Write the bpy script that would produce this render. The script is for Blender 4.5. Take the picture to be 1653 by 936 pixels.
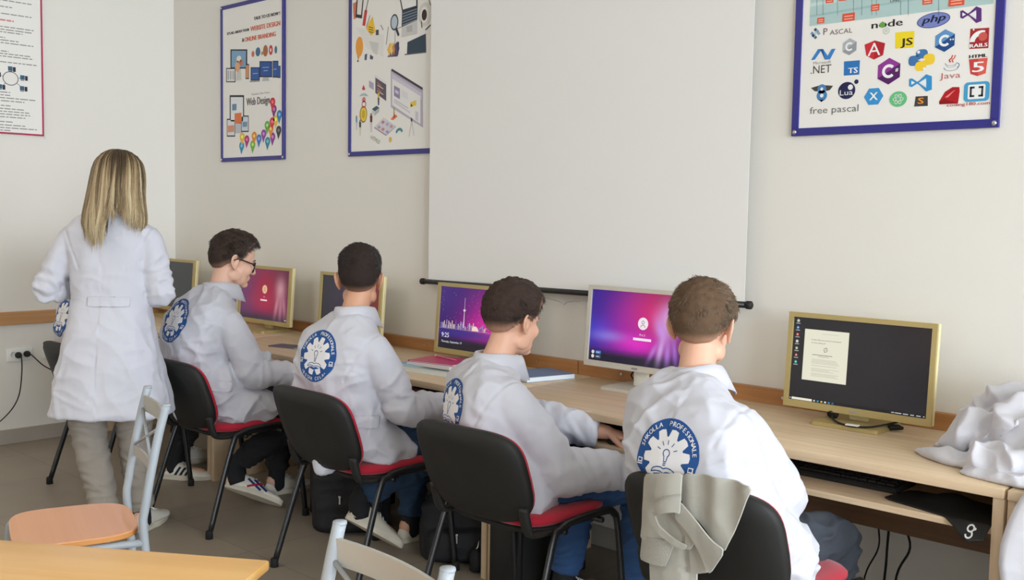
import bpy, bmesh, math, random
import numpy as np
from mathutils import Vector, Matrix
from mathutils.bvhtree import BVHTree
from mathutils.geometry import tessellate_polygon

for _o in list(bpy.data.objects):
    bpy.data.objects.remove(_o)
SC = bpy.context.scene
COL = SC.collection
random.seed(7)
RNG = np.random.default_rng(7)
PI = math.pi

# ------------------------------------------------------------------ camera
FPX, CAM_H = 1650.0, 1.45
YAW, PITCH, ROLL = [math.radians(a) for a in (43.25, 4.22, 0.98)]
def _cam_axes():
    F = np.array([-math.sin(YAW)*math.cos(PITCH), math.cos(YAW)*math.cos(PITCH), -math.sin(PITCH)])
    R = np.array([math.cos(YAW), math.sin(YAW), 0.0])
    U = np.cross(R, F)
    c, s = math.cos(ROLL), math.sin(ROLL)
    return c*R + s*U, -s*R + c*U, F
CR, CU, CF = _cam_axes()
cam = bpy.data.cameras.new('camera')
cam.sensor_width = 36.0
cam.lens = FPX/1653.0*36.0
cam.clip_start = 0.05
camo = bpy.data.objects.new('camera', cam)
COL.objects.link(camo)
camo.matrix_world = Matrix(((CR[0], CU[0], -CF[0], 0), (CR[1], CU[1], -CF[1], 0), (CR[2], CU[2], -CF[2], CAM_H), (0, 0, 0, 1)))
SC.camera = camo

def at(x, y, **k):
    """the point of the room seen at pixel x, y on the plane X=, Y= or Z="""
    d = (x-826.5)/FPX*CR - (y-468.0)/FPX*CU + CF
    (ax, v), = k.items()
    i = 'XYZ'.index(ax)
    C0 = np.array([0, 0, CAM_H])
    return C0 + (v-C0[i])/d[i]*d

# ------------------------------------------------------------------ light
SC.view_settings.view_transform = 'Standard'
SC.view_settings.look = 'None'
SC.view_settings.exposure = 0.21
SC.view_settings.gamma = 1.0
SC.view_settings.use_curve_mapping = False
SC.cycles.use_denoising = True
SC.cycles.max_bounces = 8
SC.cycles.diffuse_bounces = 5
SC.cycles.sample_clamp_indirect = 6.0
W = bpy.data.worlds.new('sky')
SC.world = W
W.use_nodes = True
W.node_tree.nodes['Background'].inputs[0].default_value = (0.75, 0.87, 1.0, 1)
W.node_tree.nodes['Background'].inputs[1].default_value = 2.0

def area_light(name, loc, target, sx, sy, power, color):
    l = bpy.data.lights.new(name, 'AREA')
    l.shape = 'RECTANGLE'; l.size = sx; l.size_y = sy
    l.energy = power; l.color = color
    o = bpy.data.objects.new(name, l)
    COL.objects.link(o)
    o.location = loc
    o.rotation_euler = (Vector(target)-Vector(loc)).to_track_quat('-Z', 'Y').to_euler()
    return o
ROOM_X0, ROOM_X1, ROOM_Y0, ROOM_Y1, ROOM_H = -6.45, 5.6, -4.6, 3.5, 3.45
WINDOWS_Y = (2.55, 0.4, -1.8)
for _y, _p in zip(WINDOWS_Y, (225, 140, 215)):
    area_light('window_daylight', (ROOM_X1+0.05, _y, 2.05), (ROOM_X1-1, _y, 1.95), 1.55, 2.0, _p, (0.80, 0.90, 1.0))
for _x, _p in ((-4.6, 26), (-1.0, 8)):  # unseen warm lamps added overhead as fill
    area_light('ceiling_fill_light', (_x, -0.6, ROOM_H-0.09), (_x, -0.6, 0), 1.2, 0.3, _p, (1.0, 0.88, 0.72))

# ------------------------------------------------------------------ helpers
def srgb(r, g, b):
    f = lambda c: (c/12.92 if c <= 0.04045 else ((c+0.055)/1.055)**2.4)
    return (f(r/255), f(g/255), f(b/255), 1.0)

def mat(name, col, rough=0.6, metal=0.0, noise=None, bump=None, sheen=0.0, spec=None, coat=0.0):
    """noise=(scale, amount): value mottling; bump=(scale, strength)"""
    m = bpy.data.materials.new(name)
    m.use_nodes = True
    nt = m.node_tree
    b = nt.nodes['Principled BSDF']
    b.inputs['Base Color'].default_value = col
    b.inputs['Roughness'].default_value = rough
    b.inputs['Metallic'].default_value = metal
    if sheen: b.inputs['Sheen Weight'].default_value = sheen
    if spec is not None: b.inputs['Specular IOR Level'].default_value = spec
    if coat: b.inputs['Coat Weight'].default_value = coat
    tc = nt.nodes.new('ShaderNodeTexCoord')
    if noise:
        n = nt.nodes.new('ShaderNodeTexNoise'); n.inputs['Scale'].default_value = noise[0]; n.inputs['Detail'].default_value = 4
        nt.links.new(tc.outputs['Object'], n.inputs['Vector'])
        mp = nt.nodes.new('ShaderNodeMapRange')
        mp.inputs[3].default_value = 1-noise[1]; mp.inputs[4].default_value = 1+noise[1]
        nt.links.new(n.outputs['Fac'], mp.inputs[0])
        hs = nt.nodes.new('ShaderNodeHueSaturation'); hs.inputs['Color'].default_value = col
        nt.links.new(mp.outputs[0], hs.inputs['Value'])
        nt.links.new(hs.outputs[0], b.inputs['Base Color'])
    if bump:
        n2 = nt.nodes.new('ShaderNodeTexNoise'); n2.inputs['Scale'].default_value = bump[0]; n2.inputs['Detail'].default_value = 3
        nt.links.new(tc.outputs['Object'], n2.inputs['Vector'])
        bp = nt.nodes.new('ShaderNodeBump'); bp.inputs['Strength'].default_value = bump[1]; bp.inputs['Distance'].default_value = 0.01
        nt.links.new(n2.outputs['Fac'], bp.inputs['Height'])
        nt.links.new(bp.outputs[0], b.inputs['Normal'])
    return m

def wood(name, c1, c2, axis='X', scale=1.0, rough=0.45):
    m = bpy.data.materials.new(name); m.use_nodes = True
    nt = m.node_tree; b = nt.nodes['Principled BSDF']
    tc = nt.nodes.new('ShaderNodeTexCoord'); mp = nt.nodes.new('ShaderNodeMapping')
    s = [22*scale]*3; s['XYZ'.index(axis)] = 1.1*scale
    mp.inputs['Scale'].default_value = s
    nt.links.new(tc.outputs['Object'], mp.inputs[0])
    n = nt.nodes.new('ShaderNodeTexNoise'); n.inputs['Scale'].default_value = 1.6; n.inputs['Detail'].default_value = 6; n.inputs['Distortion'].default_value = 0.6
    nt.links.new(mp.outputs[0], n.inputs['Vector'])
    r = nt.nodes.new('ShaderNodeValToRGB')
    r.color_ramp.elements[0].position = 0.32; r.color_ramp.elements[0].color = c1
    r.color_ramp.elements[1].position = 0.68; r.color_ramp.elements[1].color = c2
    nt.links.new(n.outputs['Fac'], r.inputs[0]); nt.links.new(r.outputs[0], b.inputs['Base Color'])
    b.inputs['Roughness'].default_value = rough
    return m

def attr_mat(name, rough=0.5, emit=0.0, spec=0.3, coat=0.0):
    m = bpy.data.materials.new(name); m.use_nodes = True
    nt = m.node_tree; b = nt.nodes['Principled BSDF']
    a = nt.nodes.new('ShaderNodeAttribute'); a.attribute_name = 'Col'
    b.inputs['Roughness'].default_value = rough
    b.inputs['Specular IOR Level'].default_value = spec
    if emit:
        b.inputs['Base Color'].default_value = (0.01, 0.01, 0.012, 1)
        nt.links.new(a.outputs['Color'], b.inputs['Emission Color'])
        b.inputs['Emission Strength'].default_value = emit
    else:
        nt.links.new(a.outputs['Color'], b.inputs['Base Color'])
    return m

def nrm(v):
    v = np.asarray(v, float); return v/np.linalg.norm(v)
V3 = lambda *a: np.array(a, float)

def perlin(P, seed=0):
    P = np.asarray(P, float)
    I = np.floor(P).astype(np.int64); F = P-I
    u = F*F*F*(F*(F*6-15)+10)
    def g(ix, iy, iz, fx, fy, fz):
        h = (ix*374761393 + iy*668265263 + iz*2147483647 + seed*144665) & 0xffffffff
        h = ((h ^ (h >> 13))*1274126177) & 0xffffffff
        h = h ^ (h >> 16)
        a = (h & 1023)/1023.0*2*PI; z = ((h >> 10) & 1023)/511.5-1
        s = np.sqrt(np.maximum(0, 1-z*z))
        return fx*np.cos(a)*s + fy*np.sin(a)*s + fz*z
    r = 0
    for dx in (0, 1):
        for dy in (0, 1):
            for dz in (0, 1):
                w = (u[:, 0] if dx else 1-u[:, 0])*(u[:, 1] if dy else 1-u[:, 1])*(u[:, 2] if dz else 1-u[:, 2])
                r = r + w*g(I[:, 0]+dx, I[:, 1]+dy, I[:, 2]+dz, F[:, 0]-dx, F[:, 1]-dy, F[:, 2]-dz)
    return r*1.5
def ridge(n):
    return 1-np.minimum(1, np.abs(n)*2.2)

class MB:
    """collects shapes; build() links them as ONE mesh object"""
    def __init__(s):
        s.v = []; s.f = []; s.m = []; s.n = 0
    def add(s, verts, faces, mi=0):
        verts = np.asarray(verts, float).reshape(-1, 3)
        s.v.append(verts)
        for f in faces:
            s.f.append(tuple(int(i)+s.n for i in f)); s.m.append(mi)
        s.n += len(verts)
        return s
    def box(s, lo, hi, mi=0, bev=0.0, M=None):
        lo = V3(*lo); hi = V3(*hi)
        if bev > 0:
            bm = bmesh.new()
            bmesh.ops.create_cube(bm, size=1)
            c = (lo+hi)/2; d = hi-lo
            for v in bm.verts:
                v.co = Vector([c[i]+v.co[i]*d[i] for i in range(3)])
            bmesh.ops.bevel(bm, geom=bm.edges[:], offset=min(bev, min(d)*0.49), segments=2, affect='EDGES', profile=0.5)
            vs = np.array([v.co[:] for v in bm.verts]); bm.verts.index_update()
            fs = [[v.index for v in f.verts] for f in bm.faces]
            bm.free()
        else:
            vs = np.array([[x, y, z] for z in (lo[2], hi[2]) for y in (lo[1], hi[1]) for x in (lo[0], hi[0])])
            fs = [(0, 2, 3, 1), (4, 5, 7, 6), (0, 1, 5, 4), (2, 6, 7, 3), (0, 4, 6, 2), (1, 3, 7, 5)]
        if M is not None:
            vs = np.array([(M @ Vector(v))[:] for v in vs])
        return s.add(vs, fs, mi)
    def rings(s, R, mi=0, closed=True, caps=True, loop=False):
        """R: list of (k,3) rings"""
        k = len(R[0]); V = np.vstack(R); F = []
        n = len(R)
        for i in range(n if loop else n-1):
            j = (i+1) % n
            for a in range(k if closed else k-1):
                b = (a+1) % k
                F.append((i*k+a, i*k+b, j*k+b, j*k+a))
        if caps and not loop:
            V = np.vstack([V, R[0].mean(0), R[-1].mean(0)])
            c0, c1 = n*k, n*k+1
            for a in range(k):
                b = (a+1) % k
                F.append((c0, b, a)); F.append((c1, (n-1)*k+a, (n-1)*k+b))
        return s.add(V, F, mi)
    def tube(s, pts, rad, k=10, mi=0, smooth=0, round_ends=False, flat=None, loop=False):
        """flat=(vector, factor): squeeze the section along the vector"""
        pts = np.asarray(pts, float)
        rad = np.full(len(pts), rad, float) if np.isscalar(rad) else np.asarray(rad, float)
        if smooth:
            pts, rad = spline(pts, rad, smooth, loop)
        if round_ends:
            t0 = nrm(pts[0]-pts[1]); t1 = nrm(pts[-1]-pts[-2])
            r0, r1 = rad[0], rad[-1]
            a = [pts[0]+t0*r0*math.sin(x) for x in (1.45, 1.1, 0.6)]; ra = [r0*math.cos(x) for x in (1.45, 1.1, 0.6)]
            b = [pts[-1]+t1*r1*math.sin(x) for x in (0.6, 1.1, 1.45)]; rb = [r1*math.cos(x) for x in (0.6, 1.1, 1.45)]
            pts = np.vstack([a, pts, b]); rad = np.concatenate([ra, rad, rb])
        n = len(pts); R = []
        up = None
        for i in range(n):
            if loop: t = nrm(pts[(i+1) % n]-pts[i-1])
            else: t = nrm(pts[min(i+1, n-1)]-pts[max(i-1, 0)])
            if up is None:
                up = V3(0, 0, 1) if abs(t[2]) < 0.9 else V3(1, 0, 0)
            x = nrm(np.cross(up, t)); y = np.cross(t, x); up = y
            an = np.arange(k)*2*PI/k
            ring = np.outer(np.cos(an), x)*rad[i]+np.outer(np.sin(an), y)*rad[i]
            if flat is not None:
                fv = nrm(flat[0]); ring = ring-np.outer(ring@fv, fv)*(1-flat[1])
            R.append(pts[i]+ring)
        return s.rings(R, mi, loop=loop)
    def ell(s, c, r, ax=None, mi=0, n=14, m=10):
        ax = np.eye(3) if ax is None else np.asarray(ax)
        R = []
        for i in range(1, m):
            t = PI*i/m
            an = np.arange(n)*2*PI/n
            L = np.stack([np.cos(an)*math.sin(t)*r[0], np.sin(an)*math.sin(t)*r[1], np.full(n, math.cos(t))*r[2]], 1)
            R.append(np.asarray(c)+L@ax)
        k = n; V = np.vstack(R+[[np.asarray(c)+V3(0, 0, r[2])@ax], [np.asarray(c)-V3(0, 0, r[2])@ax]])
        F = []
        for i in range(m-2):
            for a in range(k):
                b = (a+1) % k; F.append((i*k+a, (i+1)*k+a, (i+1)*k+b, i*k+b))
        for a in range(k):
            b = (a+1) % k; F.append(((m-1)*k, a, b)); F.append(((m-1)*k+1, (m-2)*k+b, (m-2)*k+a))
        return s.add(V, F, mi)
    def lathe(s, prof, c=(0, 0, 0), k=20, mi=0):
        an = np.arange(k)*2*PI/k
        return s.rings([np.stack([c[0]+np.cos(an)*r, c[1]+np.sin(an)*r, np.full(k, c[2]+z)], 1) for r, z in prof], mi)
    def prism(s, poly, mapf, t0, t1, mi=0):
        """poly: 2-D outline; mapf(u, v, h) -> point; extruded h=t0..t1"""
        n = len(poly)
        V = [mapf(u, v, t0) for u, v in poly]+[mapf(u, v, t1) for u, v in poly]
        tri = tessellate_polygon([[Vector((u, v, 0)) for u, v in poly]])
        F = [tuple(t) for t in tri]+[tuple(i+n for i in reversed(t)) for t in tri]
        for a in range(n):
            b = (a+1) % n; F.append((a, b, b+n, a+n))
        return s.add(V, F, mi)
    def arrays(s):
        return (np.vstack(s.v) if s.v else np.zeros((0, 3))), s.f, s.m
    def build(s, name, mats, parent=None, loc=(0, 0, 0), smooth=False, rotz=0.0, recalc=True, auto=None):
        V, F, Mi = s.arrays()
        return mesh_obj(name, V, F, mats, parent, loc, smooth, Mi, rotz, recalc, auto)

def mesh_obj(name, V, F, mats, parent=None, loc=(0, 0, 0), smooth=False, Mi=None, rotz=0.0, recalc=True, auto=None):
    me = bpy.data.meshes.new(name)
    me.from_pydata(np.asarray(V, float).tolist(), [], [list(f) for f in F])
    if recalc:
        bm = bmesh.new(); bm.from_mesh(me)
        bmesh.ops.recalc_face_normals(bm, faces=bm.faces[:]); bm.to_mesh(me); bm.free()
    for m in (mats if isinstance(mats, (list, tuple)) else [mats]):
        me.materials.append(m)
    if Mi is not None and len(Mi) == len(me.polygons):
        me.polygons.foreach_set('material_index', np.asarray(Mi, np.int32))
    if smooth or auto is not None:
        me.polygons.foreach_set('use_smooth', np.ones(len(me.polygons), bool))
    if auto is not None:
        me.set_sharp_from_angle(angle=math.radians(auto))
    me.update()
    o = bpy.data.objects.new(name, me)
    COL.objects.link(o)
    o.location = loc
    o.rotation_euler = (0, 0, rotz)
    if parent is not None:
        o.parent = parent
    return o

def set_col(o, cols):
    a = o.data.color_attributes.new('Col', 'FLOAT_COLOR', 'POINT')
    a.data.foreach_set('color', np.asarray(cols, np.float32).ravel())

def spline(pts, rad, sub, loop=False):
    P = np.asarray(pts, float); n = len(P); o = []; r = []
    rng = range(n if loop else n-1)
    for i in rng:
        if loop: p0, p1, p2, p3 = P[i-1], P[i], P[(i+1) % n], P[(i+2) % n]
        else: p0, p1, p2, p3 = P[max(i-1, 0)], P[i], P[i+1], P[min(i+2, n-1)]
        for j in range(sub):
            t = j/sub
            o.append(0.5*((2*p1)+(-p0+p2)*t+(2*p0-5*p1+4*p2-p3)*t*t+(-p0+3*p1-3*p2+p3)*t**3))
            r.append(rad[i]*(1-t)+rad[(i+1) % n]*t)
    if not loop:
        o.append(P[-1]); r.append(rad[-1])
    return np.array(o), np.array(r)

def thing(name, label, cat, loc=(0, 0, 0), rotz=0.0, group=None):
    o = bpy.data.objects.new(name, None)
    COL.objects.link(o)
    o.empty_display_size = 0.1
    o.location = loc; o.rotation_euler = (0, 0, rotz)
    return tag(o, label, cat, group)
def tag(o, label, cat, group=None):
    o['label'] = label; o['category'] = cat
    if group: o['group'] = group
    return o
def struct(o):
    o['kind'] = 'structure'; return o
def dup(root, loc, rotz=None, label=None):
    r = root.copy(); COL.objects.link(r); r.location = loc
    if rotz is not None: r.rotation_euler = (0, 0, rotz)
    if label: r['label'] = label
    for ch in list(root.children):
        c = ch.copy(); COL.objects.link(c); c.parent = r
        for g in ch.children:
            d = g.copy(); COL.objects.link(d); d.parent = c
    return r

# ---- flat printed artwork: coloured outlines laid in thin layers on a real surface
_TXT = {}
def text2d(s, shear=0.0):
    key = (s, shear)
    if key not in _TXT:
        cu = bpy.data.curves.new('t', 'FONT'); cu.body = s; cu.size = 1.0; cu.resolution_u = 2; cu.shear = shear
        cu.align_x = 'CENTER'; cu.align_y = 'CENTER'
        o = bpy.data.objects.new('t', cu); COL.objects.link(o)
        dg = bpy.context.evaluated_depsgraph_get(); dg.update()
        me = bpy.data.meshes.new_from_object(o.evaluated_get(dg))
        v = np.array([x.co[:2] for x in me.vertices]) if len(me.vertices) else np.zeros((0, 2))
        f = [tuple(p.vertices) for p in me.polygons]
        bpy.data.objects.remove(o); bpy.data.curves.remove(cu); bpy.data.meshes.remove(me)
        _TXT[key] = (v, f)
    return _TXT[key]

class Art:
    def __init__(s):
        s.v = []; s.f = []; s.c = []; s.n = 0; s.items = []
    def _add(s, uv, faces, col, layer):
        uv = np.asarray(uv, float)
        s.items.append((uv, faces, col, layer))
        s.v.append(np.column_stack([uv, np.full(len(uv), float(layer))]))
        for f in faces: s.f.append(tuple(i+s.n for i in f))
        s.c.append(np.tile(np.array(col, float), (len(uv), 1)) if np.ndim(col) == 1 else np.asarray(col, float))
        s.n += len(uv)
    def poly(s, pts, col, layer=1):
        tri = tessellate_polygon([[Vector((p[0], p[1], 0)) for p in pts]])
        s._add(pts, [tuple(t) for t in tri], col, layer)
    def rect(s, x0, y0, x1, y1, col, layer=1):
        s._add([(x0, y0), (x1, y0), (x1, y1), (x0, y1)], [(0, 1, 2, 3)], col, layer)
    def rrect(s, x0, y0, x1, y1, r, col, layer=1):
        P = []
        for cx, cy, a in ((x1-r, y0+r, -90), (x1-r, y1-r, 0), (x0+r, y1-r, 90), (x0+r, y0+r, 180)):
            P += [(cx+r*math.cos(math.radians(a+t)), cy+r*math.sin(math.radians(a+t))) for t in (0, 30, 60, 90)]
        s.poly(P, col, layer)
    def ell(s, cx, cy, rx, ry, col, layer=1, n=28, rot=0.0):
        an = np.arange(n)*2*PI/n; c, d = math.cos(rot), math.sin(rot)
        x = np.cos(an)*rx; y = np.sin(an)*ry
        uv = np.stack([cx+x*c-y*d, cy+x*d+y*c], 1)
        s._add(np.vstack([uv, [(cx, cy)]]), [(n, i, (i+1) % n) for i in range(n)], col, layer)
    def ring(s, cx, cy, r0, r1, col, layer=1, n=28, a0=0.0, a1=2*PI, sy=1.0):
        full = abs(a1-a0-2*PI) < 1e-6
        m = n if full else n+1
        an = a0+np.arange(m)*(a1-a0)/n
        uv = np.vstack([np.stack([cx+np.cos(an)*r0, cy+np.sin(an)*r0*sy], 1), np.stack([cx+np.cos(an)*r1, cy+np.sin(an)*r1*sy], 1)])
        s._add(uv, [(i, m+i, m+(i+1) % m, (i+1) % m) for i in range(n)], col, layer)
    def line(s, p, q, w, col, layer=1):
        p = np.array(p, float); q = np.array(q, float); t = (q-p)/np.linalg.norm(q-p); nn = np.array([-t[1], t[0]])*w/2
        s._add([p-nn, q-nn, q+nn, p+nn], [(0, 1, 2, 3)], col, layer)
    def path(s, pts, w, col, layer=1):
        for a, b in zip(pts[:-1], pts[1:]): s.line(a, b, w, col, layer)
    def text(s, t, cx, cy, h, col, layer=1, rot=0.0, width=None, align='C', shear=0.0, bold=0.0):
        """h: cap height"""
        v, f = text2d(t, shear)
        if not len(v): return
        sc = h/0.70; v = v*sc
        v = v-(v.max(0)+v.min(0))/2
        if width: v = v*[width/(v[:, 0].max()-v[:, 0].min()), 1]
        if align == 'L': v = v-[v[:, 0].min(), 0]
        if align == 'R': v = v-[v[:, 0].max(), 0]
        c, d = math.cos(rot), math.sin(rot)
        for dx in ((0,) if not bold else (-bold, 0, bold)):
            w = v+[dx, 0]
            s._add(np.stack([cx+w[:, 0]*c-w[:, 1]*d, cy+w[:, 0]*d+w[:, 1]*c], 1), f, col, layer+(0.01*(dx > 0)-0.01*(dx < 0)))
    def grid(s, x0, y0, x1, y1, nx, ny, fn, layer=1):
        X, Y = np.meshgrid(np.linspace(0, 1, nx), np.linspace(0, 1, ny))
        col = fn(X.ravel(), Y.ravel())
        uv = np.stack([x0+X.ravel()*(x1-x0), y0+Y.ravel()*(y1-y0)], 1)
        F = [(j*nx+i, j*nx+i+1, (j+1)*nx+i+1, (j+1)*nx+i) for j in range(ny-1) for i in range(nx-1)]
        s._add(uv, F, col, layer)
    def data(s):
        return np.vstack(s.v), s.f, np.vstack(s.c)
    def build(s, name, m, parent, mapf, eps=0.0004, loc=(0, 0, 0)):
        V, F, Cc = s.data()
        P = np.array([mapf(u, v, l*eps) for u, v, l in V])
        o = mesh_obj(name, P, F, m, parent, loc, recalc=False)
        set_col(o, Cc)
        return o

def remesh(mb, voxel, smooth=4, fac=0.5):
    """one continuous skin over all collected closed shapes"""
    V, F, _ = mb.arrays()
    me = bpy.data.meshes.new('r'); me.from_pydata(V.tolist(), [], [list(f) for f in F])
    bm = bmesh.new(); bm.from_mesh(me); bmesh.ops.recalc_face_normals(bm, faces=bm.faces[:]); bm.to_mesh(me); bm.free()
    o = bpy.data.objects.new('r', me); COL.objects.link(o)
    md = o.modifiers.new('r', 'REMESH'); md.mode = 'VOXEL'; md.voxel_size = voxel
    dg = bpy.context.evaluated_depsgraph_get(); dg.update()
    m2 = bpy.data.meshes.new_from_object(o.evaluated_get(dg))
    n = len(m2.vertices)
    V = np.zeros(n*3); m2.vertices.foreach_get('co', V); V = V.reshape(-1, 3)
    F = [tuple(p.vertices) for p in m2.polygons]
    E = np.zeros(len(m2.edges)*2, np.int64); m2.edges.foreach_get('vertices', E); E = E.reshape(-1, 2)
    bpy.data.objects.remove(o); bpy.data.meshes.remove(me); bpy.data.meshes.remove(m2)
    V = lap(V, E, smooth, fac)
    return V, F, E
def lap(V, E, it, fac=0.5):
    n = len(V)
    deg = np.bincount(E.ravel(), minlength=n)[:, None]
    for k in range(it):
        S = np.zeros_like(V)
        for c in range(3):
            S[:, c] = np.bincount(E[:, 0], V[E[:, 1], c], n)+np.bincount(E[:, 1], V[E[:, 0], c], n)
        V = V+(S/np.maximum(deg, 1)-V)*fac
    return V
def vnormals(V, F):
    Q = np.array([f if len(f) == 4 else (f[0], f[1], f[2], f[2]) for f in F])
    n = np.cross(V[Q[:, 2]]-V[Q[:, 0]], V[Q[:, 3]]-V[Q[:, 1]])
    N = np.zeros_like(V)
    for k in range(4): 
        for c in range(3): N[:, c] += np.bincount(Q[:, k], n[:, c], len(V))
    return N/np.maximum(1e-12, np.linalg.norm(N, axis=1))[:, None]

def refine(V, F, L):
    """split long edges so that a flat outline can follow a curved surface; keeps per-vertex rows (extra columns)"""
    bm = bmesh.new()
    lay = None
    V = np.asarray(V, float)
    vs = [bm.verts.new((v[0], v[1], v[2])) for v in V]
    for f in F:
        try: bm.faces.new([vs[i] for i in f])
        except ValueError: pass
    bmesh.ops.triangulate(bm, faces=bm.faces[:])
    for _ in range(6):
        ed = [e for e in bm.edges if e.calc_length() > L]
        if not ed: break
        bmesh.ops.subdivide_edges(bm, edges=ed, cuts=1)
        bmesh.ops.triangulate(bm, faces=bm.faces[:])
    bm.verts.index_update()
    V2 = np.array([v.co[:] for v in bm.verts]); F2 = [tuple(v.index for v in f.verts) for f in bm.faces]
    bm.free()
    return V2, F2

def cloth_patch(outline, depth, mapf, thick, L=0.014):
    """a cut piece of cloth: 2-D outline, bulging by depth(u, v), with real thickness"""
    tri = tessellate_polygon([[Vector((u, v, 0)) for u, v in outline]])
    V, F = refine(np.column_stack([np.asarray(outline, float), np.zeros(len(outline))]), [tuple(t) for t in tri], L)
    d = depth(V[:, 0], V[:, 1])
    A = np.array([mapf(u, v, h) for (u, v, _), h in zip(V, d)])
    B = np.array([mapf(u, v, h-thick) for (u, v, _), h in zip(V, d)])
    cnt = {}
    for f in F:
        for a, b in zip(f, f[1:]+f[:1]):
            cnt[(a, b)] = cnt.get((a, b), 0)+1
    n = len(V)
    FF = list(F)+[tuple(i+n for i in reversed(f)) for f in F]
    for (a, b) in cnt:
        if (b, a) not in cnt: FF.append((b, a, a+n, b+n))
    return np.vstack([A, B]), FF
# ------------------------------------------------------------------ materials
M = {}
M['wall'] = mat('cream wall paint', srgb(229, 225, 218), 0.85, noise=(1.2, 0.015), bump=(60, 0.04))
M['ceiling'] = mat('white ceiling paint', srgb(238, 236, 230), 0.9)
M['white'] = mat('white lacquer', srgb(235, 235, 232), 0.4)
def cotton(name, col):
    """creased cotton: fine pressed-in creases as relief"""
    m = mat(name, col, 0.88, sheen=0.12)
    nt = m.node_tree; b = nt.nodes['Principled BSDF']
    tc = nt.nodes.new('ShaderNodeTexCoord')
    prev = None
    for sc, vec, st, di in ((4.2, (1.0, 1.0, .55), .75, .022), (9.0, (1.0, 1.0, 1.4), .55, .010), (420, (1, 1, 1), .10, .002)):
        mp = nt.nodes.new('ShaderNodeMapping'); mp.inputs['Scale'].default_value = vec; mp.inputs['Rotation'].default_value = (.3*sc, .2, .5)
        nt.links.new(tc.outputs['Object'], mp.inputs[0])
        n = nt.nodes.new('ShaderNodeTexNoise'); n.inputs['Scale'].default_value = sc; n.inputs['Detail'].default_value = 3 if sc < 100 else 1
        n.inputs['Distortion'].default_value = .9 if sc < 100 else 0
        if sc < 100:
            n.noise_type = 'RIDGED_MULTIFRACTAL'; n.normalize = True
        nt.links.new(mp.outputs[0], n.inputs['Vector'])
        bp = nt.nodes.new('ShaderNodeBump'); bp.inputs['Strength'].default_value = st; bp.inputs['Distance'].default_value = di
        nt.links.new(n.outputs[0], bp.inputs['Height'])
        if prev: nt.links.new(prev.outputs[0], bp.inputs['Normal'])
        prev = bp
    nt.links.new(prev.outputs[0], b.inputs['Normal'])
    return m
M['coat'] = cotton('white cotton drill', srgb(195, 194, 202))
M['seam'] = mat('white stitching', srgb(214, 212, 220), 0.9)
M['desk'] = wood('pale oak laminate', srgb(200, 173, 140), srgb(218, 194, 162), 'X', 1.0, 0.42)
M['deskend'] = wood('pale oak laminate upright', srgb(200, 173, 140), srgb(216, 192, 160), 'Z', 1.0, 0.45)
M['modesty'] = wood('shade brown board', srgb(108, 78, 55), srgb(128, 95, 68), 'X', 0.8, 0.5)  # dark brown carries the shade below the desktop
M['rail'] = wood('orange oak rail', srgb(160, 108, 62), srgb(186, 132, 82), 'X', 0.9, 0.45)
M['raily'] = wood('honey oak rail', srgb(178, 130, 84), srgb(200, 152, 104), 'Y', 0.9, 0.45)
M['table'] = wood('honey maple veneer', srgb(226, 170, 92), srgb(243, 194, 122), 'X', 0.35, 0.30)
M['seatwood'] = wood('orange beech ply', srgb(218, 150, 104), srgb(230, 166, 120), 'X', 0.35, 0.28)
M['seatedge'] = mat('raw ply edge', srgb(206, 140, 72), 0.5)
M['black'] = mat('black plastic', srgb(22, 21, 19), 0.65, bump=(700, 0.08))
M['blacktube'] = mat('black painted steel', srgb(26, 26, 27), 0.35)
M['rubber'] = mat('black rubber', srgb(18, 18, 18), 0.8)
M['redcloth'] = mat('crimson upholstery', srgb(176, 18, 44), 0.9, bump=(500, 0.2), sheen=0.2)
M['ochrecloth'] = mat('ochre upholstery', srgb(205, 165, 80), 0.9, bump=(500, 0.2), sheen=0.2)
M['gold'] = mat('champagne gold plastic', srgb(186, 166, 112), 0.38, metal=0.25)
M['goldside'] = mat('pale champagne plastic', srgb(226, 212, 164), 0.4, metal=0.1)
M['silver'] = mat('pearl silver plastic', srgb(206, 200, 186), 0.35, metal=0.25)
M['silverside'] = mat('pearl white plastic', srgb(224, 220, 208), 0.4)
M['greytube'] = mat('silver grey painted steel', srgb(160, 166, 172), 0.5, metal=0.0, noise=(30, 0.05))
M['greyrail'] = mat('grey painted steel strip', srgb(176, 174, 168), 0.45, metal=0.1)
M['steel'] = mat('bright steel', srgb(200, 200, 205), 0.25, metal=1.0)
M['screenfabric'] = mat('matte projection fabric', srgb(232, 230, 227), 0.95)
M['print'] = attr_mat('printed poster sheet', 0.5)
M['display'] = attr_mat('lit display', 0.22, emit=0.78, spec=0.4)
M['posterblue'] = mat('navy poster frame', srgb(44, 42, 128), 0.35)
M['posterred'] = mat('red poster edging', srgb(176, 40, 76), 0.4)
M['emblem'] = attr_mat('screen printed emblem', 0.8)
M['basegrey'] = mat('grey tile skirting', srgb(168, 160, 150), 0.5, noise=(8, 0.06))

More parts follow.
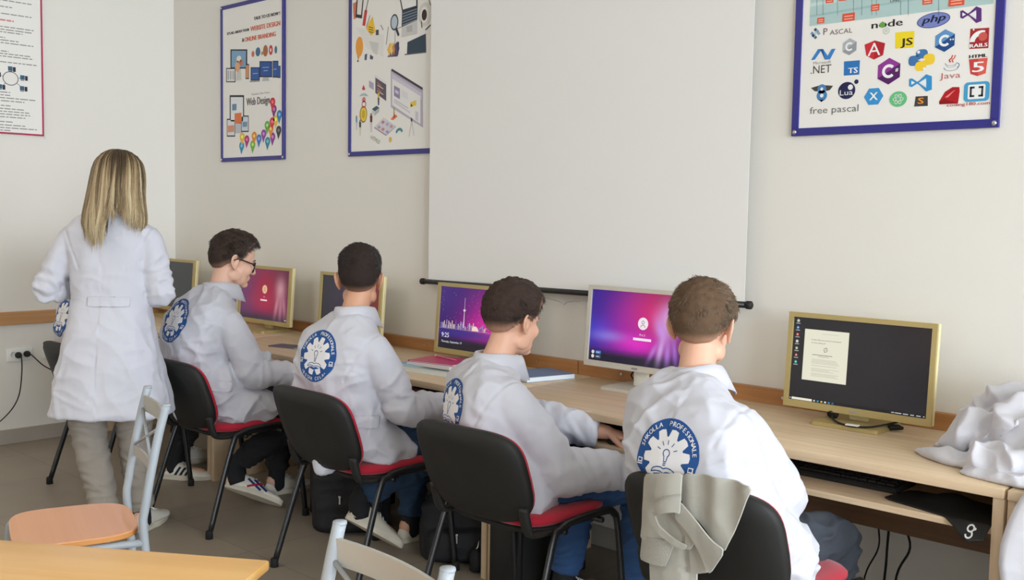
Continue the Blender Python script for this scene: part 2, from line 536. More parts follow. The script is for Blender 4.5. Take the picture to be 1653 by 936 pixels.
# ------------------------------------------------------------------ the setting
def floor_material():
    m = bpy.data.materials.new('beige floor tiles'); m.use_nodes = True
    nt = m.node_tree; b = nt.nodes['Principled BSDF']
    tc = nt.nodes.new('ShaderNodeTexCoord'); mp = nt.nodes.new('ShaderNodeMapping')
    mp.inputs['Location'].default_value = (0.12, 0.05, 0)
    nt.links.new(tc.outputs['Object'], mp.inputs[0])
    br = nt.nodes.new('ShaderNodeTexBrick')
    br.offset = 0.0; br.inputs['Scale'].default_value = 1.0
    br.inputs['Brick Width'].default_value = 0.6; br.inputs['Row Height'].default_value = 0.6
    br.inputs['Mortar Size'].default_value = 0.004
    br.inputs['Color1'].default_value = srgb(150, 137, 120); br.inputs['Color2'].default_value = srgb(144, 131, 115)
    br.inputs['Mortar'].default_value = srgb(130, 118, 104)
    nt.links.new(mp.outputs[0], br.inputs['Vector'])
    n = nt.nodes.new('ShaderNodeTexNoise'); n.inputs['Scale'].default_value = 5; n.inputs['Detail'].default_value = 5
    nt.links.new(tc.outputs['Object'], n.inputs['Vector'])
    mx = nt.nodes.new('ShaderNodeMixRGB'); mx.blend_type = 'MULTIPLY'; mx.inputs[0].default_value = 0.25
    nt.links.new(br.outputs['Color'], mx.inputs[1]); nt.links.new(n.outputs['Fac'], mx.inputs[2])
    gm = nt.nodes.new('ShaderNodeGamma'); gm.inputs[1].default_value = 0.9
    nt.links.new(mx.outputs[0], gm.inputs[0]); nt.links.new(gm.outputs[0], b.inputs['Base Color'])
    b.inputs['Roughness'].default_value = 0.42
    return m
x0, x1, y0, y1, hh = ROOM_X0, ROOM_X1, ROOM_Y0, ROOM_Y1, ROOM_H
struct(MB().box((x0-.2, y0-.2, -.12), (x1+.2, y1+.2, 0)).build('floor', floor_material()))
struct(MB().box((x0-.2, y0-.2, hh), (x1+.2, y1+.2, hh+.12)).build('ceiling', M['ceiling']))
struct(MB().box((x0-.2, y1, 0), (x1+.2, y1+.2, hh)).build('wall_back', M['wall']))
struct(MB().box((x0-.2, y0, 0), (x0, y1, hh)).build('wall_left', M['wall']))
struct(MB().box((x0-.2, y0-.2, 0), (x1+.2, y0, hh)).build('wall_front', M['wall']))
wr = MB()
wz0, wz1, hw = 0.95, 3.15, 0.85
wr.box((x1, y0, 0), (x1+.2, y1, wz0)); wr.box((x1, y0, wz1), (x1+.2, y1, hh))
ys = sorted(WINDOWS_Y); edges = [y0]+[e for c in ys for e in (c-hw, c+hw)]+[y1]
for a, b in zip(edges[0::2], edges[1::2]):
    wr.box((x1, a, wz0), (x1+.2, b, wz1))
struct(wr.build('wall_right', M['wall']))
for i, c in enumerate(ys):
    f = MB()
    for a, b in ((c-hw, c-hw+.05), (c-.025, c+.025), (c+hw-.05, c+hw)):
        f.box((x1+.12, a, wz0), (x1+.17, b, wz1))
    for a, b in ((wz0, wz0+.05), (wz1-.05, wz1), (2.1, 2.14)):
        f.box((x1+.121, c-hw, a), (x1+.169, c+hw, b))
    struct(f.build('window_%d' % (i+1), M['white']))
struct(MB().box((x0, y0, 0), (x0+.012, y1, .09), bev=.002).build('baseboard_left', M['basegrey']))
struct(MB().box((x0+.012, y1-.012, 0), (x1, y1, .09), bev=.002).build('baseboard_back', M['basegrey']))
struct(MB().box((x0, y0, .73), (x0+.02, y1-.03, .81), bev=.003).build('trim_1', M['raily']))
for i, (a, b) in enumerate(((-6.43, -4.862), (-4.858, -2.862), (-2.858, -.862), (-.858, 1.14), (1.144, 3.14), (3.144, 5.14))):
    t = MB().box((a, y1-.026, .70), (b, y1, .808), bev=.002)
    to = struct(t.build('trim_%d' % (i+2), M['rail']))
    if -5 < a < 1:
        for fx in (.12, .5, .88):
            MB().tube([(a+(b-a)*fx, y1-.0255, .78), (a+(b-a)*fx, y1-.030, .78)], .006, 10).build('screw', M['steel'], to)
for x in (-4.6, -1.0):  # housings added for the unseen fill lamps
    cl = thing('added_ceiling_fill', 'added long white ceiling fill lamp %s' % ('above the far desks' if x < -3 else 'above the near desks'), 'lamp', (x, -.6, hh))
    MB().box((-.65, -.18, -.07), (.65, .18, -.0005), bev=.01).build('housing', M['white'], cl)
# ------------------------------------------------------------------ desks
def make_desk(X0, X1, label):
    w = X1-X0
    d = thing('computer_desk', label, 'desk', ((X0+X1)/2, 3.15, 0), 0, 'computer desks along the back wall')
    h = w/2-.002
    MB().box((-h, -.325, .722), (h, .322, .75), bev=.003).build('desktop', M['desk'], d, auto=30)
    for s in (-1, 1):
        MB().box((s*h-(.03 if s > 0 else 0), -.318, 0), (s*h+(.03 if s < 0 else 0), .30, .7215), bev=.002).build('side_panel', M['deskend'], d, auto=30)
    MB().box((-h+.03, .15, .42), (h-.03, .168, .7215)).build('back_panel', M['modesty'], d)
    MB().box((-h+.03, -.30, .615), (h-.03, .1, .635), bev=.002).build('keyboard_shelf', M['desk'], d, auto=30)
    return d
make_desk(-6.425, -4.862, 'oak computer desk section in the far corner behind the standing woman')
make_desk(-4.858, -2.778, 'oak computer desk section with the pile of books and two gold monitors')
make_desk(-2.774, -.862, 'oak computer desk section with the bright purple monitor and the desktop monitor')
make_desk(-.858, 1.14, 'oak desk section under the crumpled white coat, beyond the joint')

# ------------------------------------------------------------------ monitors
MW, MH = .525, .335
def make_monitor(X, Zb, label, paint, body='gold', rz=0.0, base_z=.75, Yf=3.32):
    """origin on the desk under the stand; screen faces -Y"""
    t = thing('computer_monitor', label, 'monitor', (X, Yf, base_z), rz, 'monitors on the computer desks')
    z0 = Zb-base_z; z1 = z0+MH
    fr, sd = M[body], M[body+'side']
    w = MW/2
    R = Matrix.Translation((0, 0, z0)) @ Matrix.Rotation(math.radians(-4), 4, 'X') @ Matrix.Translation((0, 0, -z0))
    def mp(p): return (R @ Vector(p))[:]
    b = MB()
    bz, ch = .017, .024                               # bezel, chin
    for lo, hi in (((-w, -.012, z0), (w, .0, z0+ch)), ((-w, -.012, z1-bz), (w, .0, z1)), ((-w, -.012, z0+ch), (-w+bz, .0, z1-bz)), ((w-bz, -.012, z0+ch), (w, .0, z1-bz))):
        b.box(lo, hi, 0, M=R)
    b.build('bezel', fr, t)
    hb = MB()
    hb.box((-w, .0, z0), (w, .022, z1), 0, bev=.004, M=R)
    hb.box((-.13, .02, z0+.05), (.13, .055, z1-.06), 0, bev=.012, M=R)
    hb.build('rear_housing', sd, t, auto=35)
    a = Art()
    sw, s0, s1 = w-bz, z0+ch, z1-bz
    paint(a, sw*2, s1-s0)
    a.build('screen', M['display'], t, lambda u, v, h: mp((-sw+u, -.0035-h, s0+v)), eps=.0002)
    MB().box((-.035, .03, .012), (.035, .048, z0+.12), bev=.006).build('stand_neck', sd, t, auto=35)
    bs = MB()
    P = []
    for cx, cy, a0 in ((.105, -.075, -90), (.105, .10, 0), (-.105, .10, 90), (-.105, -.075, 180)):
        P += [(cx+.015*math.cos(math.radians(a0+q)), cy+.015*math.sin(math.radians(a0+q))) for q in (0, 30, 60, 90)]
    bs.prism(P, lambda u, v, h: (u, v, h), .0005, .010)
    bs.prism([(u*.97, v*.97) for u, v in P], lambda u, v, h: (u, v, h), .010, .013)
    bs.build('stand_base', fr, t)
    # small maker's badge and power light
    lg = MB().box((-.014, -.0132, z0+.008), (.014, -.012, z0+.015), M=R)
    lg.build('badge', M['steel'], t)
    return t
def gauss(x, y, cx, cy, sx, sy, rot=0.0):
    c, s = math.cos(rot), math.sin(rot)
    dx = (x-cx)*c+(y-cy)*s; dy = -(x-cx)*s+(y-cy)*c
    return np.exp(-(dx/sx)**2-(dy/sy)**2)
def mixc(base, items):
    col = np.tile(np.array(srgb(*base))[None, :3], (len(items[0][1]), 1))
    for c, w in items:
        w = np.clip(w, 0, 1)[:, None]
        col = col*(1-w)+np.array(srgb(*c))[None, :3]*w
    return np.column_stack([col, np.ones(len(col))])
def wp_purple(x, y, k=1.0, dim=1.0):
    it = [((40, 30, 150), .9*gauss(x, y, .05, .75, .35, .6)), ((60, 70, 215), .8*gauss(x, y, .12, .42, .22, .18)),
          ((150, 20, 170), .9*gauss(x, y, .42, .5, .25, .5)), ((225, 20, 120), .95*gauss(x, y, .68, .72, .28, .4)),
          ((160, 20, 70), .8*gauss(x, y, .85, 1.0, .3, .25)), ((235, 40, 200), .9*gauss(x, y, .5, .30, .22, .13)),
          ((150, 140, 235), .6*gauss(x, y, .2, .36, .16, .07)), ((32, 26, 46), 1.0*np.clip((.2-y)*9, 0, 1)),
          # pale hand reaching down
          ((214, 170, 235), .95*gauss(x, y, .80, .66, .10, .2)), ((205, 150, 235), .9*gauss(x, y, .73, .5, .05, .16, .25)),
          ((215, 175, 240), .9*gauss(x, y, .73, .25, .025, .16, -.1)), ((190, 130, 225), .8*gauss(x, y, .66, .22, .02, .12, -.3)),
          ((190, 130, 230), .85*gauss(x, y, .80, .22, .025, .15)), ((180, 120, 225), .8*gauss(x, y, .865, .26, .02, .17, .1))]
    c = mixc((62, 24, 110), it)
    c[:, :3] *= dim
    return c
def user_mark(a, cx, cy, r, back, ink, layer=3):
    a.ell(cx, cy, r, r, back, layer, 30)
    a.ring(cx, cy+r*.22, r*.2, r*.29, ink, layer+1, 20)
    a.ring(cx, cy-r*.62, r*.36, r*.46, ink, layer+1, 20, 0.05, PI-.05)
def scr_login(dim, bright):
    def p(a, w, h):
        a.grid(0, 0, w, h, 60, 36, lambda x, y: wp_purple(x, y, 1, dim), 1)
        wc = srgb(*[int(v*bright) for v in (250, 236, 244)])
        user_mark(a, w*.545, h*.58, h*.085, wc, srgb(120, 90, 120))
        a.text('Pro 2', w*.545, h*.425, h*.03, wc, 3)
        a.rect(w*.455, h*.345, w*.635, h*.38, wc, 3)
        for i, (yy, c) in enumerate(((.115, (60, 130, 200)), (.055, (70, 90, 120)))):
            a.ell(w*.045, h*yy, h*.026, h*.026, srgb(225, 225, 230), 3, 16)
            a.rect(w*.075, h*yy-h*.022, w*.13, h*yy+h*.022, srgb(*c), 3)
            a.rect(w*.08, h*yy-h*.004, w*.115, h*yy+h*.004, srgb(220, 225, 235), 4)
    return p
def scr_red(a, w, h):
    def fn(x, y):
        it = [((84, 60, 110), .8*gauss(x, y, .1, .5, .3, .6)), ((160, 24, 62), .95*gauss(x, y, .55, .62, .36, .45)), ((190, 40, 80), .5*gauss(x, y, .5, .35, .3, .2)),
              ((96, 22, 54), .8*gauss(x, y, .95, .95, .3, .4)), ((60, 46, 66), 1.0*np.clip((.16-y)*8, 0, 1)),
              ((205, 150, 160), .85*gauss(x, y, .82, .62, .085, .2)), ((200, 140, 152), .8*gauss(x, y, .76, .3, .03, .2, -.12)),
              ((190, 130, 145), .8*gauss(x, y, .84, .26, .03, .2)), ((190, 130, 150), .75*gauss(x, y, .91, .3, .03, .2, .12))]
        return mixc((92, 34, 72), it)
    a.grid(0, 0, w, h, 50, 30, fn, 1)
    user_mark(a, w*.5, h*.60, h*.085, srgb(232, 190, 150), srgb(160, 80, 80))
    a.text('Pro', w*.5, h*.45, h*.03, srgb(240, 190, 200), 3)
    a.rect(w*.42, h*.37, w*.56, h*.40, srgb(245, 215, 220), 3)
    a.rect(w*.93, h*.03, w*.97, h*.045, srgb(210, 190, 200), 3)
def scr_dim(a, w, h):
    a.grid(0, 0, w, h, 40, 24, lambda x, y: mixc((40, 38, 46), [((128, 52, 44), .95*np.clip((x-.55)*2.4, 0, 1)), ((62, 44, 76), .6*gauss(x, y, .5, .6, .3, .5)), ((30, 30, 34), np.clip((.12-y)*9, 0, 1))]), 1)
def scr_off(a, w, h):
    a.rect(0, 0, w, h, srgb(50, 52, 52), 1)
def scr_city(a, w, h):
    def fn(x, y):
        return mixc((50, 26, 104), [((200, 30, 150), .95*gauss(x, y, .72, .52, .35, .42)), ((236, 50, 170), .9*gauss(x, y, .78, .42, .3, .12)), ((70, 36, 130), .6*gauss(x, y, .1, .9, .4, .4)),
                                    ((58, 52, 140), .9*gauss(x, y, .35, .27, .5, .07)), ((38, 34, 42), np.clip((.2-y)*14, 0, 1))])
    a.grid(0, 0, w, h, 50, 30, fn, 1)
    r = random.Random(3)
    for i in range(40):                                   # lit towers of the skyline
        x = .02+.016*i+r.uniform(-.004, .004); hh_ = r.uniform(.03, .13)*(1.3 if 4 < i < 9 else 1)
        a.rect(w*x, h*.33, w*(x+.011), h*(.33+hh_), srgb(*r.choice(((150, 140, 190), (196, 176, 200), (120, 100, 160), (220, 200, 190)))), 2)
        if r.random() < .7: a.rect(w*(x+.002), h*(.34+hh_*.5), w*(x+.008), h*(.35+hh_*.5), srgb(250, 232, 190), 3)
    for i in range(60): a.ell(w*r.uniform(0, .95), h*r.uniform(.45, .97), h*.004, h*.004, srgb(214, 190, 225), 2, 8)
    for i in range(46): a.ell(w*(i*.02), h*.325, h*.006, h*.005, srgb(250, 226, 190), 3, 8)
    a.poly([(w*.335, h*.36), (w*.352, h*.36), (w*.346, h*.70), (w*.341, h*.70)], srgb(214, 190, 216), 4)
    a.ell(w*.3435, h*.64, w*.017, h*.018, srgb(236, 214, 226), 5, 16)
    a.line((w*.3435, h*.69), (w*.3435, h*.84), w*.004, srgb(226, 200, 220), 4)
    a.ring(w*.50, h*.33, 0.001, h*.075, srgb(250, 220, 210), 4, 20, 0, PI, 1.0)
    a.text('9:25', w*.045, h*.215, h*.075, srgb(245, 245, 248), 5, align='L')
    a.text('Thursday, September 19', w*.045, h*.105, h*.034, srgb(240, 240, 245), 5, align='L')
def scr_desktop(a, w, h):
    a.rect(0, 0, w, h, srgb(38, 36, 38), 1)
    for i, c in enumerate(((180, 190, 190), (60, 130, 190), (200, 70, 60), (200, 200, 200), (150, 170, 120), (190, 60, 60), (40, 170, 160))):
        y = h*(.955-.083*i)
        a.ell(w*.034, y, h*.019, h*.019, srgb(*c), 2, 14); a.ell(w*.034, y, h*.008, h*.008, srgb(235, 235, 232), 3, 10)
        a.rect(w*.018, y-h*.036, w*.05, y-h*.027, srgb(190, 190, 192), 2)
    a.rect(0, 0, w, h*.035, srgb(26, 25, 27), 1.5)
    a.rect(w*.022, h*.004, w*.18, h*.031, srgb(242, 240, 220), 2); a.rect(w*.006, h*.012, w*.014, h*.024, srgb(230, 230, 232), 2)
    for i, c in enumerate(((200, 200, 200), (40, 160, 190), (230, 190, 90), (220, 220, 225), (60, 150, 200), (40, 110, 160))):
        a.rect(w*(.19+.028*i), h*.008, w*(.205+.028*i), h*.027, srgb(*c), 2)
    for x0, x1 in ((.76, .78), (.785, .83), (.84, .875), (.89, .915), (.93, .96), (.975, .985)):
        a.rect(w*x0, h*.012, w*x1, h*.022, srgb(205, 205, 208), 2)
    X0, Y0, X1, Y1 = w*.09, h*.255, w*.425, h*.865
    a.rect(X0, Y0, X1, Y1, srgb(238, 236, 214), 2)
    W_, H_ = X1-X0, Y1-Y0
    def tl(x0, x1, y, t=.007, c=(150, 148, 138)): a.rect(X0+W_*x0, Y0+H_*(y-t/2), X0+W_*x1, Y0+H_*(y+t/2), srgb(*c), 3)
    tl(.40, .78, .925, .006, (190, 188, 176))
    a.text('Looks like you aren\'t connected', X0+W_*.17, Y0+H_*.80, H_*.028, srgb(70, 70, 70), 3, align='L', width=W_*.66)
    a.text('to the network', X0+W_*.17, Y0+H_*.745, H_*.028, srgb(70, 70, 70), 3, align='L', width=W_*.32)
    a.ring(X0+W_*.5, Y0+H_*.62, W_*.035, W_*.045, srgb(110, 108, 100), 3, 18)
    for q in (-.04, 0, .04): a.line((X0+W_*(.5-.02+q*.3), Y0+H_*(.62+q)), (X0+W_*(.52+q*.3), Y0+H_*(.62+q)), H_*.008, srgb(110, 108, 100), 4)
    tl(.2, .66, .51, .010, (96, 96, 92)); tl(.34, .58, .48, .008)
    r = random.Random(5)
    for y in (.42, .395, .37, .345, .30, .24, .215, .19, .145, .12, .095): tl(.2, r.uniform(.6, .84), y, .006, (176, 174, 160))
make_monitor(-6.16, .79, 'gold monitor with a blank dark screen, in the far corner beside the woman', scr_off)
make_monitor(-5.105, .792, 'gold monitor showing a red login wallpaper in front of the student in glasses', scr_red)
make_monitor(-4.305, .79, 'gold monitor hidden behind the head of the black haired student', scr_dim)
make_monitor(-3.36, .785, 'gold monitor showing a night city skyline and the time 9:25', scr_city)
make_monitor(-2.43, .828, 'silver monitor with a vivid purple and magenta login screen', scr_login(1.0, 1.0), 'silver')
make_monitor(-1.508, .787, 'gold monitor showing a dark desktop with one white document', scr_desktop)

# ------------------------------------------------------------------ chairs: black shell, red pads
def make_office_chair(label, pad):
    t = thing('visitor_chair', label, 'chair', (0, 0, 0), 0, 'black backed chairs along the desks')
    # backrest outline (u across, v up), rounded top, drawn-in bottom
    def outline(sc, top=.775, bot=.455):
        P = []
        for i in range(48):
            a = 2*PI*i/48
            c, s = math.cos(a), math.sin(a)
            w = .238-.012*max(0, -s)
            n = 4.6 if s > 0 else 3.2
            P.append((w*math.copysign(abs(c)**(2/n), c)*sc, (top+bot)/2+(top-bot)/2*math.copysign(abs(s)**(2/n), s)*(sc if sc < 1 else sc)))
        return P
    def mp(u, v, h):                       # leaning back and curved round the sitter
        return (u, -.205-(v-.46)*.36+h+.5*u*u, v)
    def panel(sc, h0, h1, bulge, mi=0):
        """solid panel from depth h0 (rear) to h1 (front), domed by bulge towards the rear"""
        V = []; rings = []
        O = np.array(outline(sc)); c = O.mean(0)
        for fac, dep in ((1.0, h1), (1.0, h0*.5+h1*.5), (.975, h0*.85), (.90, h0), (.87, h0-bulge), (.6, h0-bulge*1.3), (.02, h0-bulge*1.5)):
            rings.append(np.array([mp(*(c+(p-c)*fac), dep) for p in O]))
        for fac, dep in ((.5, h1), ):
            rings.insert(0, np.array([mp(*(c+(p-c)*fac), dep+.004) for p in O]))
        m = MB(); m.rings(rings, mi); return m
    panel(1.0, -.030, .004, .006).build('back_shell', M['black'], t, smooth=True)
    def pad_b():
        O = np.array(outline(.965)); c = O.mean(0); rings = []
        for fac, dep in ((.4, .0), (1.0, .006), (1.0, .022), (.93, .034), (.7, .040), (.3, .042)):
            rings.append(np.array([mp(*(c+(p-c)*fac), dep) for p in O]))
        m = MB(); m.rings(rings); return m
    pad_b().build('back_pad', pad, t, smooth=True)
    def seat(z, hgt, sx, sy):
        R = []
        for fac, dz in ((.5, 0), (.96, 0), (1.0, hgt*.3), (1.0, hgt*.6), (.95, hgt*.92), (.8, hgt), (.3, hgt*.97)):
            P = []
            for i in range(44):
                a = 2*PI*i/44; c, s = math.cos(a), math.sin(a); n = 4.0
                x = sx*math.copysign(abs(c)**(2/n), c)*fac; y = .015+sy*math.copysign(abs(s)**(2/n), s)*fac
                P.append((x, y, z+dz-.35*max(0, y-.13)**2*4*.5))
            R.append(np.array(P))
        m = MB(); m.rings(R); return m
    seat(.448, .036, .226, .215).build('seat_pad', pad, t, smooth=True)
    seat(.425, .024, .222, .205).build('seat_pan', M['black'], t, smooth=True)
    for s in (-1, 1):
        P = [(s*.268, -.265, .012), (s*.252, -.14, .39), (s*.248, -.095, .440), (s*.246, -.03, .455), (s*.245, .13, .455), (s*.247, .185, .44), (s*.250, .21, .37), (s*.262, .25, .012)]
        m = MB().tube(P, .0135, 12, 0, smooth=5, flat=((1, 0, 0), .75))
        m.build('side_frame', M['blacktube'], t, smooth=True)
        for p in (P[0], P[-1]):
            MB().lathe([(.013, 0), (.017, .0005), (.016, .03), (.0135, .036)], (p[0], p[1], 0), 14).build('leg_cap', M['rubber'], t, smooth=True)
    for y in (-.06, .13):
        MB().tube([(-.244, y, .425), (.244, y, .425)], .010, 10).build('cross_bar', M['blacktube'], t, smooth=True)
    for s in (-1, 1):
        MB().tube([(s*.205, -.02, .428), (s*.205, -.17, .430), (s*.205, -.205, .452), (s*.205, -.228, .53)], .020, 10, smooth=4, flat=((0, .45, .9), .5)).build('back_bracket', M['black'], t, smooth=True)
    return t
C1 = make_office_chair('black and red chair under the student in glasses, behind the standing woman', M['redcloth'])
C1.location = (-4.255, 2.58, 0)
C2 = dup(C1, (-3.215, 2.58, 0), math.radians(-1), 'black and red chair under the black haired student')
C3 = dup(C1, (-2.335, 2.56, 0), math.radians(0), 'black and red chair under the student reaching for a mouse')
C4 = dup(C1, (-1.43, 2.52, 0), math.radians(0), 'black and red chair with a beige sweatshirt hung over its back')
C5 = make_office_chair('black chair with ochre padding, mostly hidden behind the standing woman', M['ochrecloth'])
C5.location = (-5.10, 2.455, 0)

# ------------------------------------------------------------------ school chairs of grey tube
def make_school_chair(label, loc, rz, hw=.178):
    """origin on the floor below the seat centre, sitter faces +Y"""
    t = thing('school_chair', label, 'chair', loc, rz, 'grey tube school chairs')
    for s in (-1, 1):
        MB().tube([(s*(hw+.012), -.24, .01), (s*hw, -.195, .44), (s*hw, -.20, .55), (s*hw, -.235, .74), (s*hw, -.262, .85)], .0135, 14, smooth=5, flat=None).build('back_post', M['greytube'], t, smooth=True)
        MB().lathe([(.004, .0), (.0138, .0), (.0142, .003), (.0135, .006), (.003, .007)], (s*hw, -.2625, .8485), 16).build('post_plug', M['greytube'], t, smooth=True)
        MB().tube([(s*(hw+.012), .19, .01), (s*hw, .165, .40), (s*hw, .15, .432), (s*hw, .10, .436), (s*hw, -.19, .432)], .0115, 12, smooth=4).build('front_leg', M['greytube'], t, smooth=True)
    def strip(z, y, hgt, bow, nm):
        R = []
        for i in range(13):
            f = i/12*2-1
            x = f*(hw-.006); yy = y-bow*(1-f*f)
            R.append(np.array([(x, yy-.004, z-hgt/2), (x, yy+.004, z-hgt/2), (x, yy+.004, z+hgt/2), (x, yy-.004, z+hgt/2)]))
        m = MB(); m.rings(R); m.build(nm, M['greyrail'], t)
    strip(.800, -.250, .052, .018, 'top_rail')
    strip(.645, -.216, .034, .014, 'lower_rail')
    MB().tube([(-hw, -.245, .785), (hw, -.219, .66)], .005, 8).build('cross_rod', M['greytube'], t, smooth=True)
    MB().tube([(hw, -.245, .785), (-hw, -.219, .66)], .005, 8).build('cross_rod', M['greytube'], t, smooth=True)
    R = []
    def outl(fac):
        P = []
        for i in range(52):
            a = 2*PI*i/52; c, s = math.cos(a), math.sin(a); n = 4.4
            w = .198*(1-.10*(s < 0)*(-s))
            P.append((w*math.copysign(abs(c)**(2/n), c)*fac, -.012+.180*math.copysign(abs(s)**(2/n), s)*fac))
        return P
    for fac, z in ((.4, .450), (.985, .450), (1.0, .453), (1.0, .466), (.985, .469), (.4, .4685)):
        R.append(np.array([(x, y, z-.12*max(0, y-.14)**2*2) for x, y in outl(fac)]))
    m = MB(); m.rings(R)
    mi = [0]*len(m.f); k = 52
    for i in range(k*1, k*3): mi[i] = 1
    m.m = mi
    m.build('seat', [M['seatwood'], M['seatedge']], t, auto=40)
    MB().tube([(-hw, -.19, .432), (hw, -.19, .432)], .010, 10).build('cross_bar', M['greytube'], t, smooth=True)
    return t
SA = make_school_chair('grey tube chair with an orange wooden seat behind the standing woman', (-3.133, 1.337, 0), 2.818)
SB = make_school_chair('grey tube chair beside the table corner, only its backrest showing', (-1.417, .911, 0), PI-.085, .168)

# ------------------------------------------------------------------ wooden table in the foreground
corner = at(436, 903, Z=.75); far_l = at(0, 870, Z=.75)
ux = nrm((corner-far_l)*[1, 1, 0]); uy = V3(ux[1], -ux[0], 0)
tb = thing('wooden_table', 'honey coloured wooden table in front of the grey chairs', 'table', (corner[0], corner[1], 0), math.atan2(ux[1], ux[0]))
L_, D_ = 1.3, .7
MB().box((-L_, -D_, .728), (0, 0, .75), bev=.006).build('tabletop', M['table'], tb, auto=30)
for x in (-L_+.02, -.065):
    for y in (-D_+.02, -.065): MB().box((x, y, 0), (x+.045, y+.045, .7278), bev=.003).build('leg', M['table'], tb, auto=30)
for lo, hi in (((-L_+.065, -.042, .64), (-.065, -.022, .7275)), ((-L_+.065, -D_+.022, .64), (-.065, -D_+.042, .7275)), ((-.042, -D_+.065, .64), (-.022, -.065, .7275)), ((-L_+.022, -D_+.065, .64), (-L_+.042, -.065, .7275))):
    MB().box(lo, hi).build('apron', M['table'], tb)
# ------------------------------------------------------------------ posters
class Crop:
    """positions read off an enlarged view of the wall, turned into metres on that wall"""
    def __init__(s, x0, y0, k, **plane):
        s.x0, s.y0, s.k, s.plane = x0, y0, k, plane
        s.ax = 1 if 'X' in plane else 0
    def __call__(s, zx, zy):
        p = at(s.x0+zx*s.k, s.y0+zy*s.k, **s.plane)
        return (p[s.ax], p[2])
def poster(label, X0, X1, Z0, Z1, fw, frame_mat, art, wall='back', screws=True):
    if wall == 'back':
        t = thing('wall_poster', label, 'poster', ((X0+X1)/2, ROOM_Y1-.001, Z0))
        ox, f = (X0+X1)/2, lambda u, v, h: (u-(X0+X1)/2, -.009-h, v-Z0)
    else:
        t = thing('wall_poster', label, 'poster', (ROOM_X0+.001, (X0+X1)/2, Z0))
        f = lambda u, v, h: (.009+h, u-(X0+X1)/2, v-Z0)
    m = MB()
    def bar(u0, v0, u1, v1, h0, h1, mb):
        c = np.array([f(u0, v0, h0), f(u1, v1, h1)]); mb.box(c.min(0), c.max(0), bev=.0015)
    for u0, v0, u1, v1 in ((X0, Z0, X1, Z0+fw), (X0, Z1-fw, X1, Z1), (X0, Z0+fw, X0+fw, Z1-fw), (X1-fw, Z0+fw, X1, Z1-fw)):
        bar(u0, v0, u1, v1, -.008, .004, m)
    m.build('poster_frame', frame_mat, t)
    b = MB(); bar(X0+.002, Z0+.002, X1-.002, Z1-.002, -.008, -.001, b); b.build('backing_board', M['white'], t)
    a = Art(); a.rect(X0+fw*.6, Z0+fw*.6, X1-fw*.6, Z1-fw*.6, srgb(236, 233, 228), 0)
    art(a)
    a.build('print', M['print'], t, f, eps=.0003)
    if screws:
        for u in (X0+fw*.5, X1-fw*.5):
            for v in (Z0+fw*.5, Z1-fw*.5):
                p = np.array(f(u, v, .004)); q = np.array(f(u, v, .008))
                MB().tube([p, q, q+(q-p)*.5], [.009, .008, .003], 12).build('screw', M['steel'], t, smooth=True)
    return t
WHITE, BLACK_, GREY_ = srgb(240, 240, 240), srgb(30, 30, 32), srgb(120, 120, 124)
def hexa(a, cx, cy, r, col, layer, sx=1.0):
    a.poly([(cx+r*sx*math.cos(math.radians(30+60*i)), cy+r*math.sin(math.radians(30+60*i))) for i in range(6)], col, layer)

